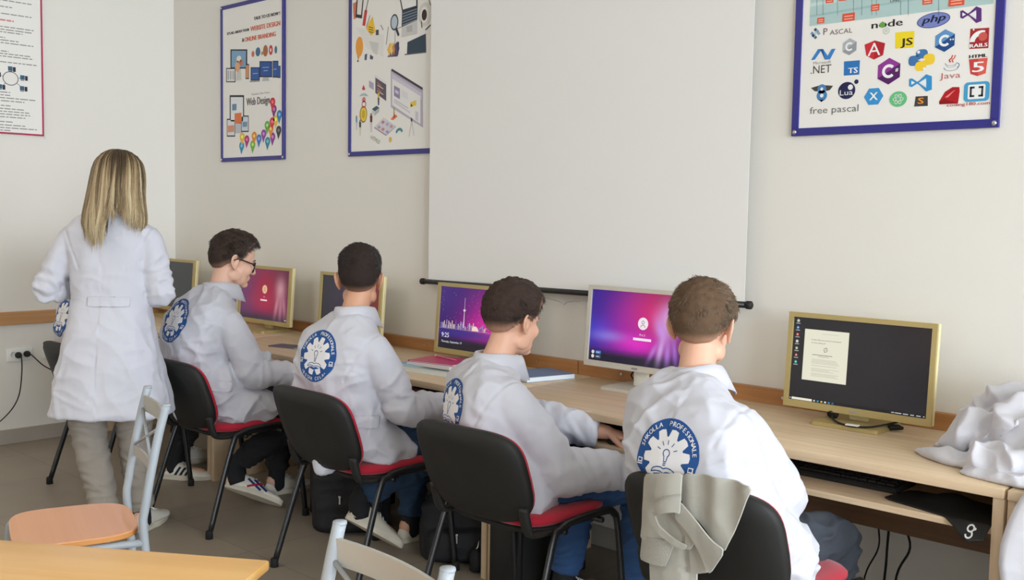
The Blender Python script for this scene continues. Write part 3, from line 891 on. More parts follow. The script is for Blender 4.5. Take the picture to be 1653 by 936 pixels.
def art_code(a):
    Z = Crop(1270, 0, .2457, Y=3.491)
    k = .00053
    def T(s, zx, zy, h, c, w=None, L=3, **q):
        x, y = Z(zx, zy); a.text(s, x, y, h*k, c, L, width=None if w is None else w*k, **q)
    def P(pts, c, L=2): a.poly([Z(*p) for p in pts], c, L)
    # chart along the top
    x0, y0 = Z(150, 172); x1, y1 = Z(1360, 8)
    a.rect(x0, y0+.0, x1, 2.70, srgb(176, 202, 200), 1)
    for i, (dy, th) in enumerate(((.035, .008), (.075, .012), (.13, .006), (.2, .014), (.3, .01))):
        a.line((x0, y0+dy), (x1, y0+dy+.02), th, srgb(196, 216, 214) if i % 2 else srgb(160, 190, 190), 2)
    for zx in (200, 240, 335, 440, 495, 560, 590, 750, 800, 1000): a.line(Z(zx, 100), Z(zx, -260), .0015, srgb(96, 130, 136), 3)
    for bx, by, w, h in ((225, 135, 52, 38), (408, 113, 86, 52), (583, 50, 56, 42), (926, 8, 62, 40), (1117, 12, 96, 50), (284, 0, 56, 40), (372, -12, 60, 36), (700, -60, 70, 40), (520, -110, 70, 40), (1000, -90, 80, 40), (300, -150, 70, 40), (820, -170, 80, 40)):
        cx, cy = Z(bx, by); a.rect(cx-w*k/2, cy-h*k/2, cx+w*k/2, cy+h*k/2, srgb(222, 84, 58), 4)
        for q in (-.2, .15): a.rect(cx-w*k*.35, cy+h*k*q-.002, cx+w*k*.35, cy+h*k*q+.001, srgb(245, 190, 170), 5)
    T('Links', 712, 2, 22, srgb(50, 50, 60), 60)
    # pascal
    for dx, dy, c in ((0, -25, (60, 80, 100)), (-22, 0, (90, 150, 190)), (0, 0, (190, 210, 220)), (22, 0, (150, 170, 180)), (0, 26, (70, 110, 130)), (-14, 14, (40, 60, 80)), (14, -14, (120, 170, 190))):
        cx, cy = Z(190+dx, 220+dy); r = 13*k
        a.poly([(cx+r, cy), (cx, cy+r), (cx-r, cy), (cx, cy-r)], srgb(*c), 2)
    T('P', 256, 207, 44, srgb(120, 84, 92), 30); T('ASCAL', 358, 207, 32, srgb(120, 96, 100), 160)
    # node
    T('node', 660, 155, 46, srgb(40, 40, 40), 205, bold=.0012, L=2); hexa(a, *Z(630, 163), 21*k, srgb(106, 160, 76), 3)
    hexa(a, *Z(655, 203), 24*k, srgb(176, 190, 170), 2); hexa(a, *Z(655, 203), 20*k, srgb(228, 228, 222), 3); T('JS', 655, 203, 16, srgb(150, 170, 140), L=4)
    # php
    cx, cy = Z(965, 133); a.ell(cx, cy, 104*k, 47*k, srgb(70, 74, 130), 2, rot=.06); a.ell(cx, cy, 98*k, 43*k, srgb(120, 134, 196), 3, rot=.06)
    T('php', 966, 130, 44, srgb(30, 32, 60), 150, L=4, shear=.25, bold=.0012, rot=.05)
    # bow-tie marks
    def bow(zx, zy, w, h, c1, c2):
        P([(zx-w*.5, zy-h*.22), (zx-w*.38, zy-h*.27), (zx+w*.27, zy+h*.30), (zx+w*.25, zy+h*.5), (zx-w*.05, zy+h*.12)], c1, 2)
        P([(zx-w*.5, zy+h*.18), (zx-w*.38, zy+h*.24), (zx+w*.27, zy-h*.30), (zx+w*.25, zy-h*.5), (zx-w*.05, zy-h*.14)], c1, 2.2)
        P([(zx-w*.5, zy-h*.22), (zx-w*.38, zy-h*.20), (zx-w*.38, zy+h*.20), (zx-w*.5, zy+h*.18)], c1, 2.4)
        P([(zx+w*.25, zy-h*.5), (zx+w*.5, zy-h*.38), (zx+w*.5, zy+h*.38), (zx+w*.25, zy+h*.5)], c1, 2.6)
        P([(zx-w*.4, zy-h*.12), (zx-w*.4, zy+h*.1), (zx-w*.25, zy-h*.01)], c2, 3)
        P([(zx+w*.25, zy-h*.2), (zx+w*.25, zy+h*.16), (zx-w*.05, zy-h*.02)], c2, 3)
    bow(1211, 97, 140, 110, srgb(92, 48, 122), WHITE); bow(880, 545, 150, 115, srgb(52, 146, 206), WHITE)
    # C, C++, C# hexagons
    for zx, zy, r, ca, cb, s_ in ((414, 307, 56, (176, 180, 184), (150, 154, 160), ''), (1040, 267, 70, (96, 148, 200), (30, 76, 136), '++'), (672, 468, 86, (146, 56, 150), (84, 30, 96), '#')):
        cx, cy = Z(zx, zy); hexa(a, cx, cy, r*k, srgb(*ca), 2)
        R_ = r*k; pts = [(cx, cy), (cx+R_*.866, cy+R_*.5), (cx+R_*.866, cy-R_*.5), (cx, cy-R_), (cx-R_*.866, cy-R_*.5)]
        a.poly(pts, srgb(*cb), 3)
        a.ring(cx, cy, R_*.30, R_*.52, WHITE, 4, 24, math.radians(42), math.radians(318))
        if s_: a.text(s_, cx+R_*.62, cy+R_*.04, R_*.26, WHITE, 5, bold=.0006)
    # shield A
    P([(512, 294), (580, 266), (648, 284), (634, 362), (574, 392), (524, 366)], srgb(206, 44, 58), 2); P([(580, 266), (648, 284), (634, 362), (574, 392)], srgb(178, 32, 46), 3)
    T('A', 576, 324, 84, WHITE, 86, L=4)
    # JS, TS tiles
    P([(716, 214), (840, 204), (836, 312), (714, 320)], srgb(240, 214, 40), 2); T('JS', 789, 282, 46, srgb(40, 36, 30), 76, bold=.0012)
    P([(378, 404), (482, 396), (478, 490), (376, 497)], srgb(44, 116, 186), 2); T('TS', 436, 462, 36, WHITE, 66, bold=.001)
    # rails
    P([(1208, 190), (1332, 182), (1326, 316), (1200, 322)], srgb(168, 40, 48), 2)
    cx, cy = Z(1290, 280); a.ring(cx-.006, cy+.004, .020, .036, WHITE, 3, 20, math.radians(70), math.radians(178)); a.ell(*Z(1290, 240), .014, .014, srgb(206, 90, 80), 4)
    for q in (100, 125, 150, 175): a.ell(cx+.054*math.cos(math.radians(q)), cy+.054*math.sin(math.radians(q)), .003, .003, WHITE, 4, 8)
    T('RAILS', 1262, 298, 22, WHITE, 104, L=5, bold=.0008)
    # dot net wave and words
    P([(160, 396), (186, 392), (226, 334), (252, 392), (286, 390), (322, 320), (296, 322), (270, 366), (240, 322), (206, 324)], srgb(60, 130, 200), 2)
    P([(206, 324), (240, 322), (252, 392), (226, 334)], srgb(30, 84, 150), 3)
    T('Microsoft', 234, 410, 20, srgb(130, 128, 124), 130); T('.NET', 226, 455, 54, srgb(74, 72, 72), 150)
    # two interlocked snakes
    def snake(pts, c, L=2):
        P(pts, c, L)
    B, Yc = srgb(64, 116, 172), srgb(244, 206, 56)
    cx, cy = Z(864, 380); a.rrect(*Z(800, 436), *Z(880, 362), .012, B, 2); a.rrect(*Z(848, 384), *Z(930, 320), .014, B, 2); a.rect(*Z(820, 390), *Z(905, 366), B, 2.1)
    a.rrect(*Z(842, 470), *Z(920, 400), .014, Yc, 3); a.rrect(*Z(896, 430), *Z(976, 350), .014, Yc, 3.1)
    a.ell(*Z(868, 343), .005, .005, WHITE, 4, 12); a.ell(*Z(905, 452), .005, .005, WHITE, 4, 12)
    a.rect(*Z(866, 400), *Z(912, 388), srgb(236, 233, 228), 3.5)
    # steaming cup
    for dx, c in ((0, (214, 60, 60)), (18, (226, 110, 90))):
        a.path([Z(1078+dx, 410), Z(1068+dx, 396), Z(1084+dx, 382), Z(1092+dx, 362)], .004, srgb(*c), 2)
    for zy, w in ((436, 76), (452, 60), (466, 92)):
        cx, cy = Z(1080, zy); a.ring(cx, cy+.012, w*k*.45, w*k*.5, srgb(96, 130, 160), 2, 16, PI, 2*PI, .5)
    a.ring(*Z(1122, 428), 9*k, 14*k, srgb(96, 130, 160), 2, 14, -PI/2, PI/2)
    T('Java', 1074, 502, 36, srgb(190, 110, 108), 128)
    # html shield
    T('HTML', 1258, 368, 20, BLACK_, 104, bold=.001)
    P([(1198, 390), (1322, 380), (1308, 482), (1254, 500), (1208, 486)], srgb(200, 66, 62), 2); P([(1258, 386), (1322, 380), (1308, 482), (1256, 500)], srgb(222, 92, 82), 3)
    T('5', 1260, 440, 62, WHITE, 66, L=4, bold=.0015)
    # winged eight
    P([(160, 578), (214, 562), (206, 600), (186, 600)], srgb(70, 66, 60), 2); P([(306, 564), (252, 560), (262, 598), (284, 592)], srgb(70, 66, 60), 2)
    for zy, r in ((585, 32), (628, 38)):
        cx, cy = Z(232, zy); a.ell(cx, cy, r*k, r*k, srgb(74, 130, 184), 3); a.ell(cx, cy, r*.34*k, r*.34*k, srgb(226, 232, 236), 4)
    P([(218, 655), (246, 655), (228, 672)], BLACK_, 3)
    T('free pascal', 310, 725, 46, srgb(110, 110, 112), 350)
    # moon mark
    cx, cy = Z(395, 595); a.ell(cx, cy, 61*k, 57*k, srgb(32, 34, 78), 2); a.ell(*Z(420, 573), 18*k, 18*k, srgb(232, 232, 236), 3); a.ell(*Z(459, 537), 15*k, 15*k, srgb(32, 34, 78), 2)
    T('Lua', 393, 608, 36, srgb(235, 235, 240), 92, L=4)
    # X hexagon, atom, S tile
    cx, cy = Z(572, 634); a.poly([(cx+66*k*math.cos(math.radians(60*i)), cy+62*k*math.sin(math.radians(60*i))) for i in range(6)], srgb(58, 146, 206), 2); T('X', 572, 632, 52, WHITE, 56, bold=.001)
    cx, cy = Z(733, 651); a.ell(cx, cy, 58*k, 50*k, srgb(104, 190, 130), 2)
    for q in (0, 60, 120):
        an = math.radians(q)
        P_ = [(cx+34*k*math.cos(b)*math.cos(an)-13*k*math.sin(b)*math.sin(an), cy+34*k*math.cos(b)*math.sin(an)+13*k*math.sin(b)*math.cos(an)) for b in np.linspace(0, 2*PI, 22)]
        a.path(P_, .0022, srgb(226, 240, 228), 3)
    P([(848, 634), (928, 630), (928, 696), (838, 700)], srgb(66, 62, 60), 2); T('S', 882, 662, 38, srgb(240, 150, 50), 34, bold=.001)
    # red gem
    P([(1002, 668), (1040, 604), (1090, 572), (1136, 572), (1138, 600), (1126, 680), (1004, 686)], srgb(176, 24, 32), 2)
    P([(1040, 640), (1092, 600), (1110, 590), (1060, 640)], srgb(236, 130, 130), 3); P([(1002, 668), (1040, 650), (1126, 680), (1004, 686)], srgb(140, 14, 22), 3)
    # bracket tile
    cx, cy = Z(1248, 602); a.rrect(cx-76*k, cy-60*k, cx+76*k, cy+60*k, .012, srgb(70, 160, 206), 2); a.rrect(cx-52*k, cy-44*k, cx+52*k, cy+44*k, .005, srgb(238, 238, 236), 3)
    for s in (-1, 1):
        for q in ((s*40, -32, s*28, 32), (s*40, 20, s*12, 32), (s*40, -32, s*12, -20)):
            a.rect(cx+min(q[0], q[2])*k, cy+q[1]*k, cx+max(q[0], q[2])*k, cy+q[3]*k, srgb(56, 56, 60), 4)
    T('coding180.com', 1192, 686, 20, srgb(196, 96, 96), 258, bold=.0006)
poster('blue framed poster of programming language logos', -1.873, -1.142, 1.757, 2.74, .028, M['posterblue'], art_code)

def device(a, Z, x0, y0, x1, y1, scr, body=(46, 44, 48), L=2, lean=0.0):
    p = [Z(x0, y1), Z(x1, y1+lean), Z(x1, y0+lean), Z(x0, y0)]
    a.poly(p, srgb(*body), L)
    w, h = (x1-x0)*.07, (y1-y0)*.07
    a.poly([Z(x0+w, y1-h), Z(x1-w, y1-h+lean), Z(x1-w, y0+h+lean), Z(x0+w, y0+h)], srgb(*scr), L+.5)
def art_web(a):
    Z = Crop(340, 0, .2887, Y=3.491)
    kx, kz = .00196, .00113
    def T(s, zx, zy, h, c, w, L=3, rot=.0): 
        x, y = Z(zx, zy); a.text(s, x, y, h*kz, c, L, width=w*kx, rot=rot, bold=.0022 if h > 12 else 0)
    def E(zx, zy, rx, ry, c, L=4): x, y = Z(zx, zy); a.ell(x, y, rx*kx, ry*kz, srgb(*c), L)
    OR = srgb(214, 112, 84); DK = srgb(74, 70, 70)
    T('TALK TO US NOW !', 315, 89, 17, DK, 140); T("IT'S ALL ABOUT YOUR", 155, 177, 14, DK, 126); T('WEBSITE DESIGN', 306, 146, 25, OR, 160)
    T('&', 183, 224, 20, DK, 10); T('ONLINE BRANDING', 277, 206, 24, OR, 170)
    device(a, Z, 112, 276, 206, 384, (126, 164, 196)); E(160, 330, 14, 18, (226, 220, 210)); E(152, 372, 14, 30, (222, 170, 130)); E(172, 350, 10, 16, (200, 120, 90))
    a.poly([Z(148, 384), Z(170, 384), Z(172, 448), Z(144, 450)], srgb(206, 204, 200), 2)
    device(a, Z, 88, 380, 140, 460, (226, 226, 224)); device(a, Z, 196, 358, 216, 442, (210, 150, 110))
    for zx in (100, 114, 128): a.rect(*Z(zx-4, 445), *Z(zx+4, 395), srgb(180, 180, 184), 4)
    for zx, zy, rx, ry, c in ((238, 302, 8, 16, (206, 110, 90)), (266, 290, 13, 24, (70, 110, 140)), (290, 298, 6, 10, (190, 150, 100)), (308, 284, 13, 30, (170, 110, 70)), (338, 280, 10, 26, (200, 60, 64)), (366, 278, 7, 20, (80, 120, 150)), (338, 280, 4, 10, (240, 230, 230))):
        E(zx, zy, rx, ry, c, 3 if rx > 4.5 else 4)
    for x0_, y0_, x1_, y1_ in ((225, 376, 276, 450), (348, 340, 380, 434), (376, 368, 392, 436)): device(a, Z, x0_, y0_, x1_, y1_, (52, 92, 162))
    device(a, Z, 275, 342, 345, 432, (44, 84, 156), L=3)
    a.poly([Z(296, 432), Z(324, 432), Z(330, 452), Z(288, 454)], srgb(190, 190, 192), 4); a.line(Z(220, 456), Z(276, 452), .008, srgb(150, 150, 154), 3)
    for zx, zy, w in ((310, 378, 36), (310, 396, 24), (252, 412, 28), (362, 388, 18)): a.line(Z(zx-w/2, zy), Z(zx+w/2, zy-2), .004, srgb(160, 186, 222), 5)
    T('Responsive | Clean | Modern', 281, 523, 10, srgb(150, 146, 144), 98); T('Web Design', 266, 570, 40, srgb(110, 106, 106), 128)
    device(a, Z, 108, 532, 188, 690, (228, 230, 232)); device(a, Z, 92, 664, 138, 764, (224, 224, 226)); device(a, Z, 172, 646, 214, 738, (206, 216, 224))
    a.rect(*Z(136, 690), *Z(174, 630), srgb(226, 120, 70), 4); a.rect(*Z(122, 618), *Z(146, 580), srgb(110, 140, 170), 4); a.rect(*Z(98, 740), *Z(132, 700), srgb(214, 150, 120), 4); a.rect(*Z(180, 710), *Z(206, 680), srgb(120, 150, 180), 4)
    a.poly([Z(138, 690), Z(172, 690), Z(178, 745), Z(132, 745)], srgb(196, 196, 198), 1.5)
    for zx, zy, c in ((175, 815, (60, 140, 180)), (204, 780, (176, 60, 120)), (178, 765, (236, 190, 60)), (245, 760, (226, 140, 50)), (237, 808, (120, 180, 70)), (272, 775, (80, 120, 190)), (298, 748, (140, 80, 160)), (318, 700, (110, 170, 80)), (320, 790, (60, 140, 160)), (338, 720, (236, 150, 60)), (346, 680, (214, 60, 80)), (348, 765, (150, 70, 150)), (356, 610, (140, 60, 130)), (348, 570, (206, 50, 60)), (386, 640, (60, 130, 190)), (382, 728, (66, 62, 64)), (366, 668, (230, 200, 80))):
        x, y = Z(zx, zy); r = .026
        a.ell(x, y, r*1.05, r, srgb(*c), 3, 18); a.poly([(x-r*.9, y-r*.35), (x+r*.9, y-r*.35), (x-.004, y-r*2.1)], srgb(*c), 3.2); a.ell(x, y, r*.45, r*.42, srgb(*[min(255, v+70) for v in c]), 4, 14)
poster('narrow blue framed poster about website design and online branding', -5.842, -5.142, 1.752, 2.722, .024, M['posterblue'], art_web)

def art_tools(a):
    Z = Crop(550, 0, .2883, Y=3.491)
    kx, kz = .00150, .00102
    def P(pts, c, L=2): a.poly([Z(*p) for p in pts], srgb(*c), L)
    def E(zx, zy, rx, ry, c, L=3): x, y = Z(zx, zy); a.ell(x, y, rx*kx, ry*kz, srgb(*c), L)
    def LN(p, q, w, c, L=3): a.line(Z(*p), Z(*q), w, srgb(*c), L)
    P([(92, -30), (132, -30), (120, 104), (84, 98)], (60, 56, 60)); P([(98, -20), (126, -20), (115, 84), (92, 80)], (226, 222, 216), 3); P([(70, 20), (90, 10), (86, 105), (74, 108)], (206, 120, 80))
    LN((162, -30), (140, 70), .006, (90, 86, 84)); P([(136, 55), (150, 58), (138, 146), (122, 142)], (206, 60, 60))
    P([(180, 92), (196, 178), (172, 200), (142, 158)], (236, 190, 50)); [LN((158, 150+i*14), (184, 158+i*12), .004, (90, 80, 40)) for i in range(3)]
    P([(198, 168), (214, 166), (214, 196), (198, 198)], (74, 70, 72)); LN((166, 86), (146, 150), .004, (80, 78, 80))
    P([(85, 150), (245, 196), (240, 320), (150, 270)], (228, 225, 220), 1.2); P([(160, 230), (215, 240), (205, 310), (180, 290)], (206, 206, 200), 2)
    E(106, 262, 21, 52, (236, 160, 60)); P([(92, 300), (110, 306), (98, 342)], (220, 150, 70)); E(98, 342, 4, 5, (60, 50, 46), 4)
    P([(136, 305), (150, 300), (146, 338), (134, 336)], (90, 96, 120)); P([(166, 305), (184, 318), (180, 334), (164, 330)], (80, 86, 110))
    LN((268, 150), (256, 250), .004, (90, 88, 90)); LN((225, 140), (240, 168), .006, (150, 150, 150))
    E(302, 125, 21, 41, (70, 74, 84)); E(302, 125, 16, 33, (186, 200, 212), 4); LN((312, 160), (326, 200), .016, (60, 62, 74)); LN((318, 160), (345, 150), .003, (80, 80, 90)); LN((306, 170), (306, 240), .003, (100, 100, 104))
    P([(330, -15), (432, -20), (432, 40), (345, 66)], (60, 60, 66)); P([(338, -6), (424, -12), (424, 32), (350, 54)], (232, 232, 230), 3)
    P([(345, 66), (432, 36), (430, 112), (342, 152)], (56, 70, 86)); [LN((348, 78+i*16), (428, 50+i*15), .003, (160, 170, 180), 4) for i in range(5)]
    P([(342, 152), (430, 112), (430, 190), (342, 210)], (206, 204, 202)); P([(370, 150), (402, 138), (402, 176), (372, 182)], (180, 180, 182), 3)
    E(474, 80, 34, 58, (216, 212, 208)); E(470, 82, 20, 40, (238, 236, 232), 4); E(470, 84, 13, 27, (60, 46, 40), 5)
    LN((452, 100), (456, 156), .006, (60, 58, 62)); LN((476, 168), (505, 140), .007, (70, 70, 74)); LN((495, 0), (505, 30), .006, (120, 120, 120))
    P([(375, 236), (478, 188), (480, 290), (372, 304)], (54, 70, 86)); LN((360, 306), (480, 292), .006, (90, 96, 104))
    for i in range(5):
        P([(262+i*13, 280-i*8), (276+i*13, 240-i*2), (288+i*10, 250), (276+i*12, 318-i*2)], ((230, 180, 70), (240, 200, 120), (200, 150, 90), (90, 80, 110), (60, 60, 90))[i], 2+.1*i)
    P([(262, 320), (320, 316), (330, 270), (322, 230)], (90, 70, 100), 1.9)
    # lower half: the isometric site
    P([(282, 390), (462, 500), (462, 715), (282, 600)], (186, 178, 196)); P([(288, 412), (454, 520), (454, 560), (288, 448)], (206, 200, 214), 3); P([(290, 440), (448, 538), (448, 694), (290, 588)], (232, 230, 228), 3.5)
    LN((286, 390), (460, 498), .012, (70, 66, 76), 4); P([(300, 478), (333, 496), (333, 556), (300, 536)], (150, 140, 170), 4); P([(306, 500), (326, 512), (326, 530), (306, 518)], (206, 200, 220), 5)
    for i in range(4): LN((300, 572-i*6), (390, 634-i*6) if i < 2 else (380, 616-i*4), .003, (200, 196, 206), 4)
    P([(342, 500), (378, 522), (378, 560), (342, 540)], (222, 220, 224), 4); P([(420, 620), (436, 630), (436, 680), (420, 670)], (206, 202, 214), 4)
    P([(195, 420), (256, 462), (256, 566), (195, 520)], (96, 88, 100)); P([(196, 418), (256, 460), (256, 474), (196, 434)], (226, 224, 226), 3)
    for i in range(4): LN((206, 460+i*16), (240 if i % 2 else 228, 482+i*16), .005, ((200, 110, 100), (210, 190, 170))[i % 2], 3)
    P([(160, 450), (186, 466), (186, 504), (160, 488)], (176, 168, 190))
    P([(120, 500), (129, 474), (139, 500), (130, 506)], (206, 60, 70)); P([(104, 540), (120, 524), (140, 522), (158, 540), (130, 536)], (170, 190, 196)); E(131, 558, 10, 14, (214, 130, 130)); a.ring(*Z(131, 584), .013, .019, srgb(206, 90, 100), 3)
    E(128, 640, 21, 44, (120, 104, 50), 2); E(129, 640, 18, 38, (232, 200, 70), 3); E(129, 640, 9, 22, (206, 170, 40), 4)
    P([(176, 610), (202, 592), (218, 604), (192, 624)], (70, 96, 110)); P([(176, 612), (192, 626), (192, 650), (176, 634)], (210, 210, 212)); P([(192, 626), (218, 606), (216, 626), (192, 648)], (186, 186, 190))
    P([(190, 712), (240, 658), (310, 706), (256, 756)], (214, 208, 216)); LN((190, 714), (256, 758), .006, (150, 140, 160)); LN((256, 758), (310, 708), .004, (170, 160, 180))
    for zx, zy, c in ((238, 684, (190, 140, 140)), (262, 696, (180, 170, 200)), (285, 708, (190, 160, 150)), (216, 712, (180, 160, 190)), (238, 724, (200, 150, 130)), (262, 738, (170, 160, 190))): P([(zx-11, zy), (zx, zy-11), (zx+11, zy), (zx, zy+11)], c, 3)
    def figure(zx, zy, h, top, leg):
        E(zx, zy, .045*h, .06*h, (150, 100, 80), 4); P([(zx-.07*h, zy+.07*h), (zx+.07*h, zy+.07*h), (zx+.06*h, zy+.45*h), (zx-.06*h, zy+.45*h)], top, 3); P([(zx-.06*h, zy+.43*h), (zx+.06*h, zy+.43*h), (zx+.05*h, zy+h), (zx-.04*h, zy+h)], leg, 3)
    figure(172, 640, 100, (110, 50, 60), (216, 206, 210)); figure(110, 676, 84, (70, 70, 80), (226, 214, 190)); figure(90, 652, 76, (120, 160, 190), (206, 210, 216)); figure(213, 515, 74, (226, 180, 70), (70, 66, 74)); figure(398, 590, 90, (90, 130, 170), (60, 62, 80)); figure(300, 606, 50, (190, 180, 60), (220, 110, 80))
    P([(390, 575), (424, 560), (424, 590), (392, 602)], (232, 200, 80), 4); LN((398, 680), (384, 765), .004, (190, 186, 190)); LN((400, 680), (412, 760), .004, (190, 186, 190)); P([(280, 668), (306, 640), (320, 652), (296, 672)], (226, 120, 80), 3)
    a.path([Z(312, 744), Z(320, 726), Z(338, 722), Z(346, 738)], .014, srgb(90, 150, 160), 3)
    P([(166, 758), (228, 790), (216, 808), (162, 772)], (222, 220, 210)); x, y = Z(196, 782); a.text('HTML5', x, y, .022, srgb(130, 140, 120), 3, rot=-.42, width=.075)
    E(279, 782, 8, 14, (226, 190, 90)); LN((290, 590), (420, 690), .004, (214, 210, 216), 1.5)
poster('blue framed poster of design tools, half behind the projection screen', -4.533, -3.833, 1.752, 2.75, .025, M['posterblue'], art_tools)

def art_net(a):
    Z = Crop(0, 0, .2564, X=-6.441)
    kz = .00125
    r = random.Random(11)
    y0_, z0_ = Z(236, 810)
    def row(zx1, zy, c=(150, 146, 144), th=.006, x0=-130):
        p, q = Z(x0, zy-(zx1-x0)*.075), Z(zx1, zy)
        x = p[0]
        while x < q[0]-.01:
            w = min(r.uniform(.02, .055), q[0]-x); a.rect(x, q[1]-th/2, x+w-.006, q[1]+th/2, srgb(*c), 2); x += w
    for zx, zy in ((204, 30), (82, 50), (204, 112), (218, 195), (205, 210), (148, 218), (38, 238), (128, 266), (216, 294), (60, 326), (196, 358), (216, 376), (236, 414), (70, 584), (70, 602), (228, 634), (160, 646), (72, 668), (156, 694), (190, 714), (196, 731), (166, 746), (88, 770), (164, 796), (238, 818), (76, 823)): row(zx, zy)
    row(92, 136, (206, 130, 130), .009)
    c = Z(66, 494)
    for zx, zy in ((74, 434), (150, 490), (148, 558), (8, 546), (-20, 466)):
        p = Z(zx, zy); a.line(c, p, .003, srgb(110, 110, 114), 2)
        a.rect(p[0]-.022, p[1]-.012, p[0]+.004, p[1]+.014, srgb(60, 96, 120), 3); a.rect(p[0]+.006, p[1]-.016, p[0]+.022, p[1]+.012, srgb(44, 48, 56), 3); a.rect(p[0]-.02, p[1]-.018, p[0]+.002, p[1]-.014, srgb(70, 76, 84), 3)
    a.ell(*c, .046, .042, srgb(110, 110, 114), 3); a.ell(*c, .041, .037, srgb(232, 228, 222), 4)
_b = at(71, 220, X=-6.441)
poster('red edged text poster with a network diagram on the side wall', _b[1]-.72, _b[1], _b[2], _b[2]+1.0, .010, M['posterred'], art_net, 'left', False)
ws = MB().lathe([(.009, 0), (.008, .004), (.003, .006)], (0, 0, 0), 12)
wso = ws.build('wall_screw', M['white'], None, (ROOM_X0, _b[1]+.013, _b[2]-.006), smooth=True); wso.rotation_euler = (0, PI/2, 0)
tag(wso, 'tiny white screw at the lower corner of the red edged poster', 'screw')

# ------------------------------------------------------------------ projection screen
ps = thing('projection_screen', 'white pull-down projection screen with a black bottom bar', 'projection screen', (-2.914, 3.44, 0))
n = 40
Vs = []; Fs = []
for j in range(13):
    z = 1.118+j*(2.80-1.118)/12
    for i in range(n+1):
        f = i/n; x = -.900+1.797*f
        e = .0015*math.sin(f*5+z)
        Vs.append((x, e, z+.016*f*(1-j/12)))
for j in range(12):
    for i in range(n): Fs.append((j*(n+1)+i, j*(n+1)+i+1, (j+1)*(n+1)+i+1, (j+1)*(n+1)+i))
so = mesh_obj('screen_fabric', Vs, Fs, M['screenfabric'], ps, smooth=False)
sm = so.modifiers.new('thickness', 'SOLIDIFY'); sm.thickness = .0012; sm.offset = 0
bz0, bz1 = 1.107, 1.122
MB().tube([(-.925, -.002, bz0), (.905, -.002, bz1)], .0125, 14).build('bottom_bar', M['blacktube'], ps, smooth=True)
for x, z, s in ((-.925, bz0, -1), (.905, bz1, 1)):
    MB().tube([(x, -.002, z), (x+s*.004, -.002, z), (x+s*.022, -.002, z), (x+s*.025, -.002, z)], [.013, .016, .016, .012], 14).build('end_cap', M['black'], ps, smooth=True)
MB().box((-1.0, -.05, 2.79), (1.0, .055, 2.89), bev=.02).build('roller_case', M['white'], ps, auto=35)
MB().tube([(-.235, -.001, 1.094), (-.12, -.004, 1.080), (-.03, -.006, 1.068), (.0, -.006, 1.058), (.02, -.006, 1.070), (.10, -.004, 1.082), (.22, -.001, 1.100)], .0022, 8, smooth=4).build('pull_wire', M['steel'], ps, smooth=True)
# ------------------------------------------------------------------ wall sockets and their cords
def socket(y, z, label, n=2):
    t = thing('wall_socket', label, 'socket', (ROOM_X0, y, z))
    MB().box((.0, -.038*n, -.040), (.011, .038*n, .040), bev=.003).build('face_plate', M['white'], t, auto=30)
    for i in range(n):
        m = MB().lathe([(.022, 0), (.022, .0015), (.019, .0017), (.018, -.004), (.002, -.005)], (0, 0, 0), 20)
        c = m.build('socket_well', M['white'], t, (.0112, (i-(n-1)/2)*.072, 0), smooth=True); c.rotation_euler = (0, PI/2, 0)
    return t
s1 = at(32, 572, X=-6.44); s2 = at(72, 568, X=-6.44)
socket(s1[1], s1[2], 'white double wall socket holding two black plugs', 2)
socket(s2[1]+.03, s2[2], 'empty white wall socket next to the plugged one', 1)
def cord(label, pts, r=.0035, m='rubber', plug=None, smooth=6, cat='cord', name='power_cable'):
    t = tag(thing(name, label, cat, tuple(pts[0])), label, cat)
    o = np.array(pts[0], float)
    MB().tube(np.array(pts)-o, r, 8, smooth=smooth).build('cable', M[m], t, smooth=True)
    if plug:
        d = nrm(plug)
        MB().tube([(0, 0, 0)-d*.0, d*.012, d*.03, d*.05], [.019, .020, .014, .005], 14).build('plug', M['black'], t, smooth=True)
    return t
p1 = at(29, 573, X=-6.425); p2 = at(43, 571, X=-6.425)
cord('black cord dropping from the first wall plug towards the floor', [p1, p1+[.05, .0, -.005], p1+[.08, -.01, -.10], p1+[.07, -.03, -.25], p1+[.05, -.10, -.36], p1+[.06, -.25, -.45], p1+[.07, -.5, -.545]], plug=(1, 0, 0))
cord('black cord running from the second wall plug behind the woman', [p2, p2+[.05, .01, -.003], p2+[.09, .08, -.08], p2+[.1, .22, -.15], p2+[.12, .42, -.21], p2+[.14, .6, -.22]], plug=(1, 0, 0))
for i, (xa, xb, lab) in enumerate(((1418, 1396, 'thin black cord hanging nearest the dark trousered knee'), (1437, 1428, 'thick black cord hanging straight in the middle of three'), (1458, 1447, 'black cord hanging closest to the pale desk side'))):
    a = at(xa, 828, Y=3.36); c = at(xb, 930, Y=3.38)
    md = (a+c)/2+[(.025, -.0, .035)[i], 0, 0]
    cord(lab, [(a[0]+.01, 3.36, .74), a, md, c, (c[0]-.02, 3.37, .012), (c[0]-.15, 3.36, .008)], (.003, .0045, .004)[i])
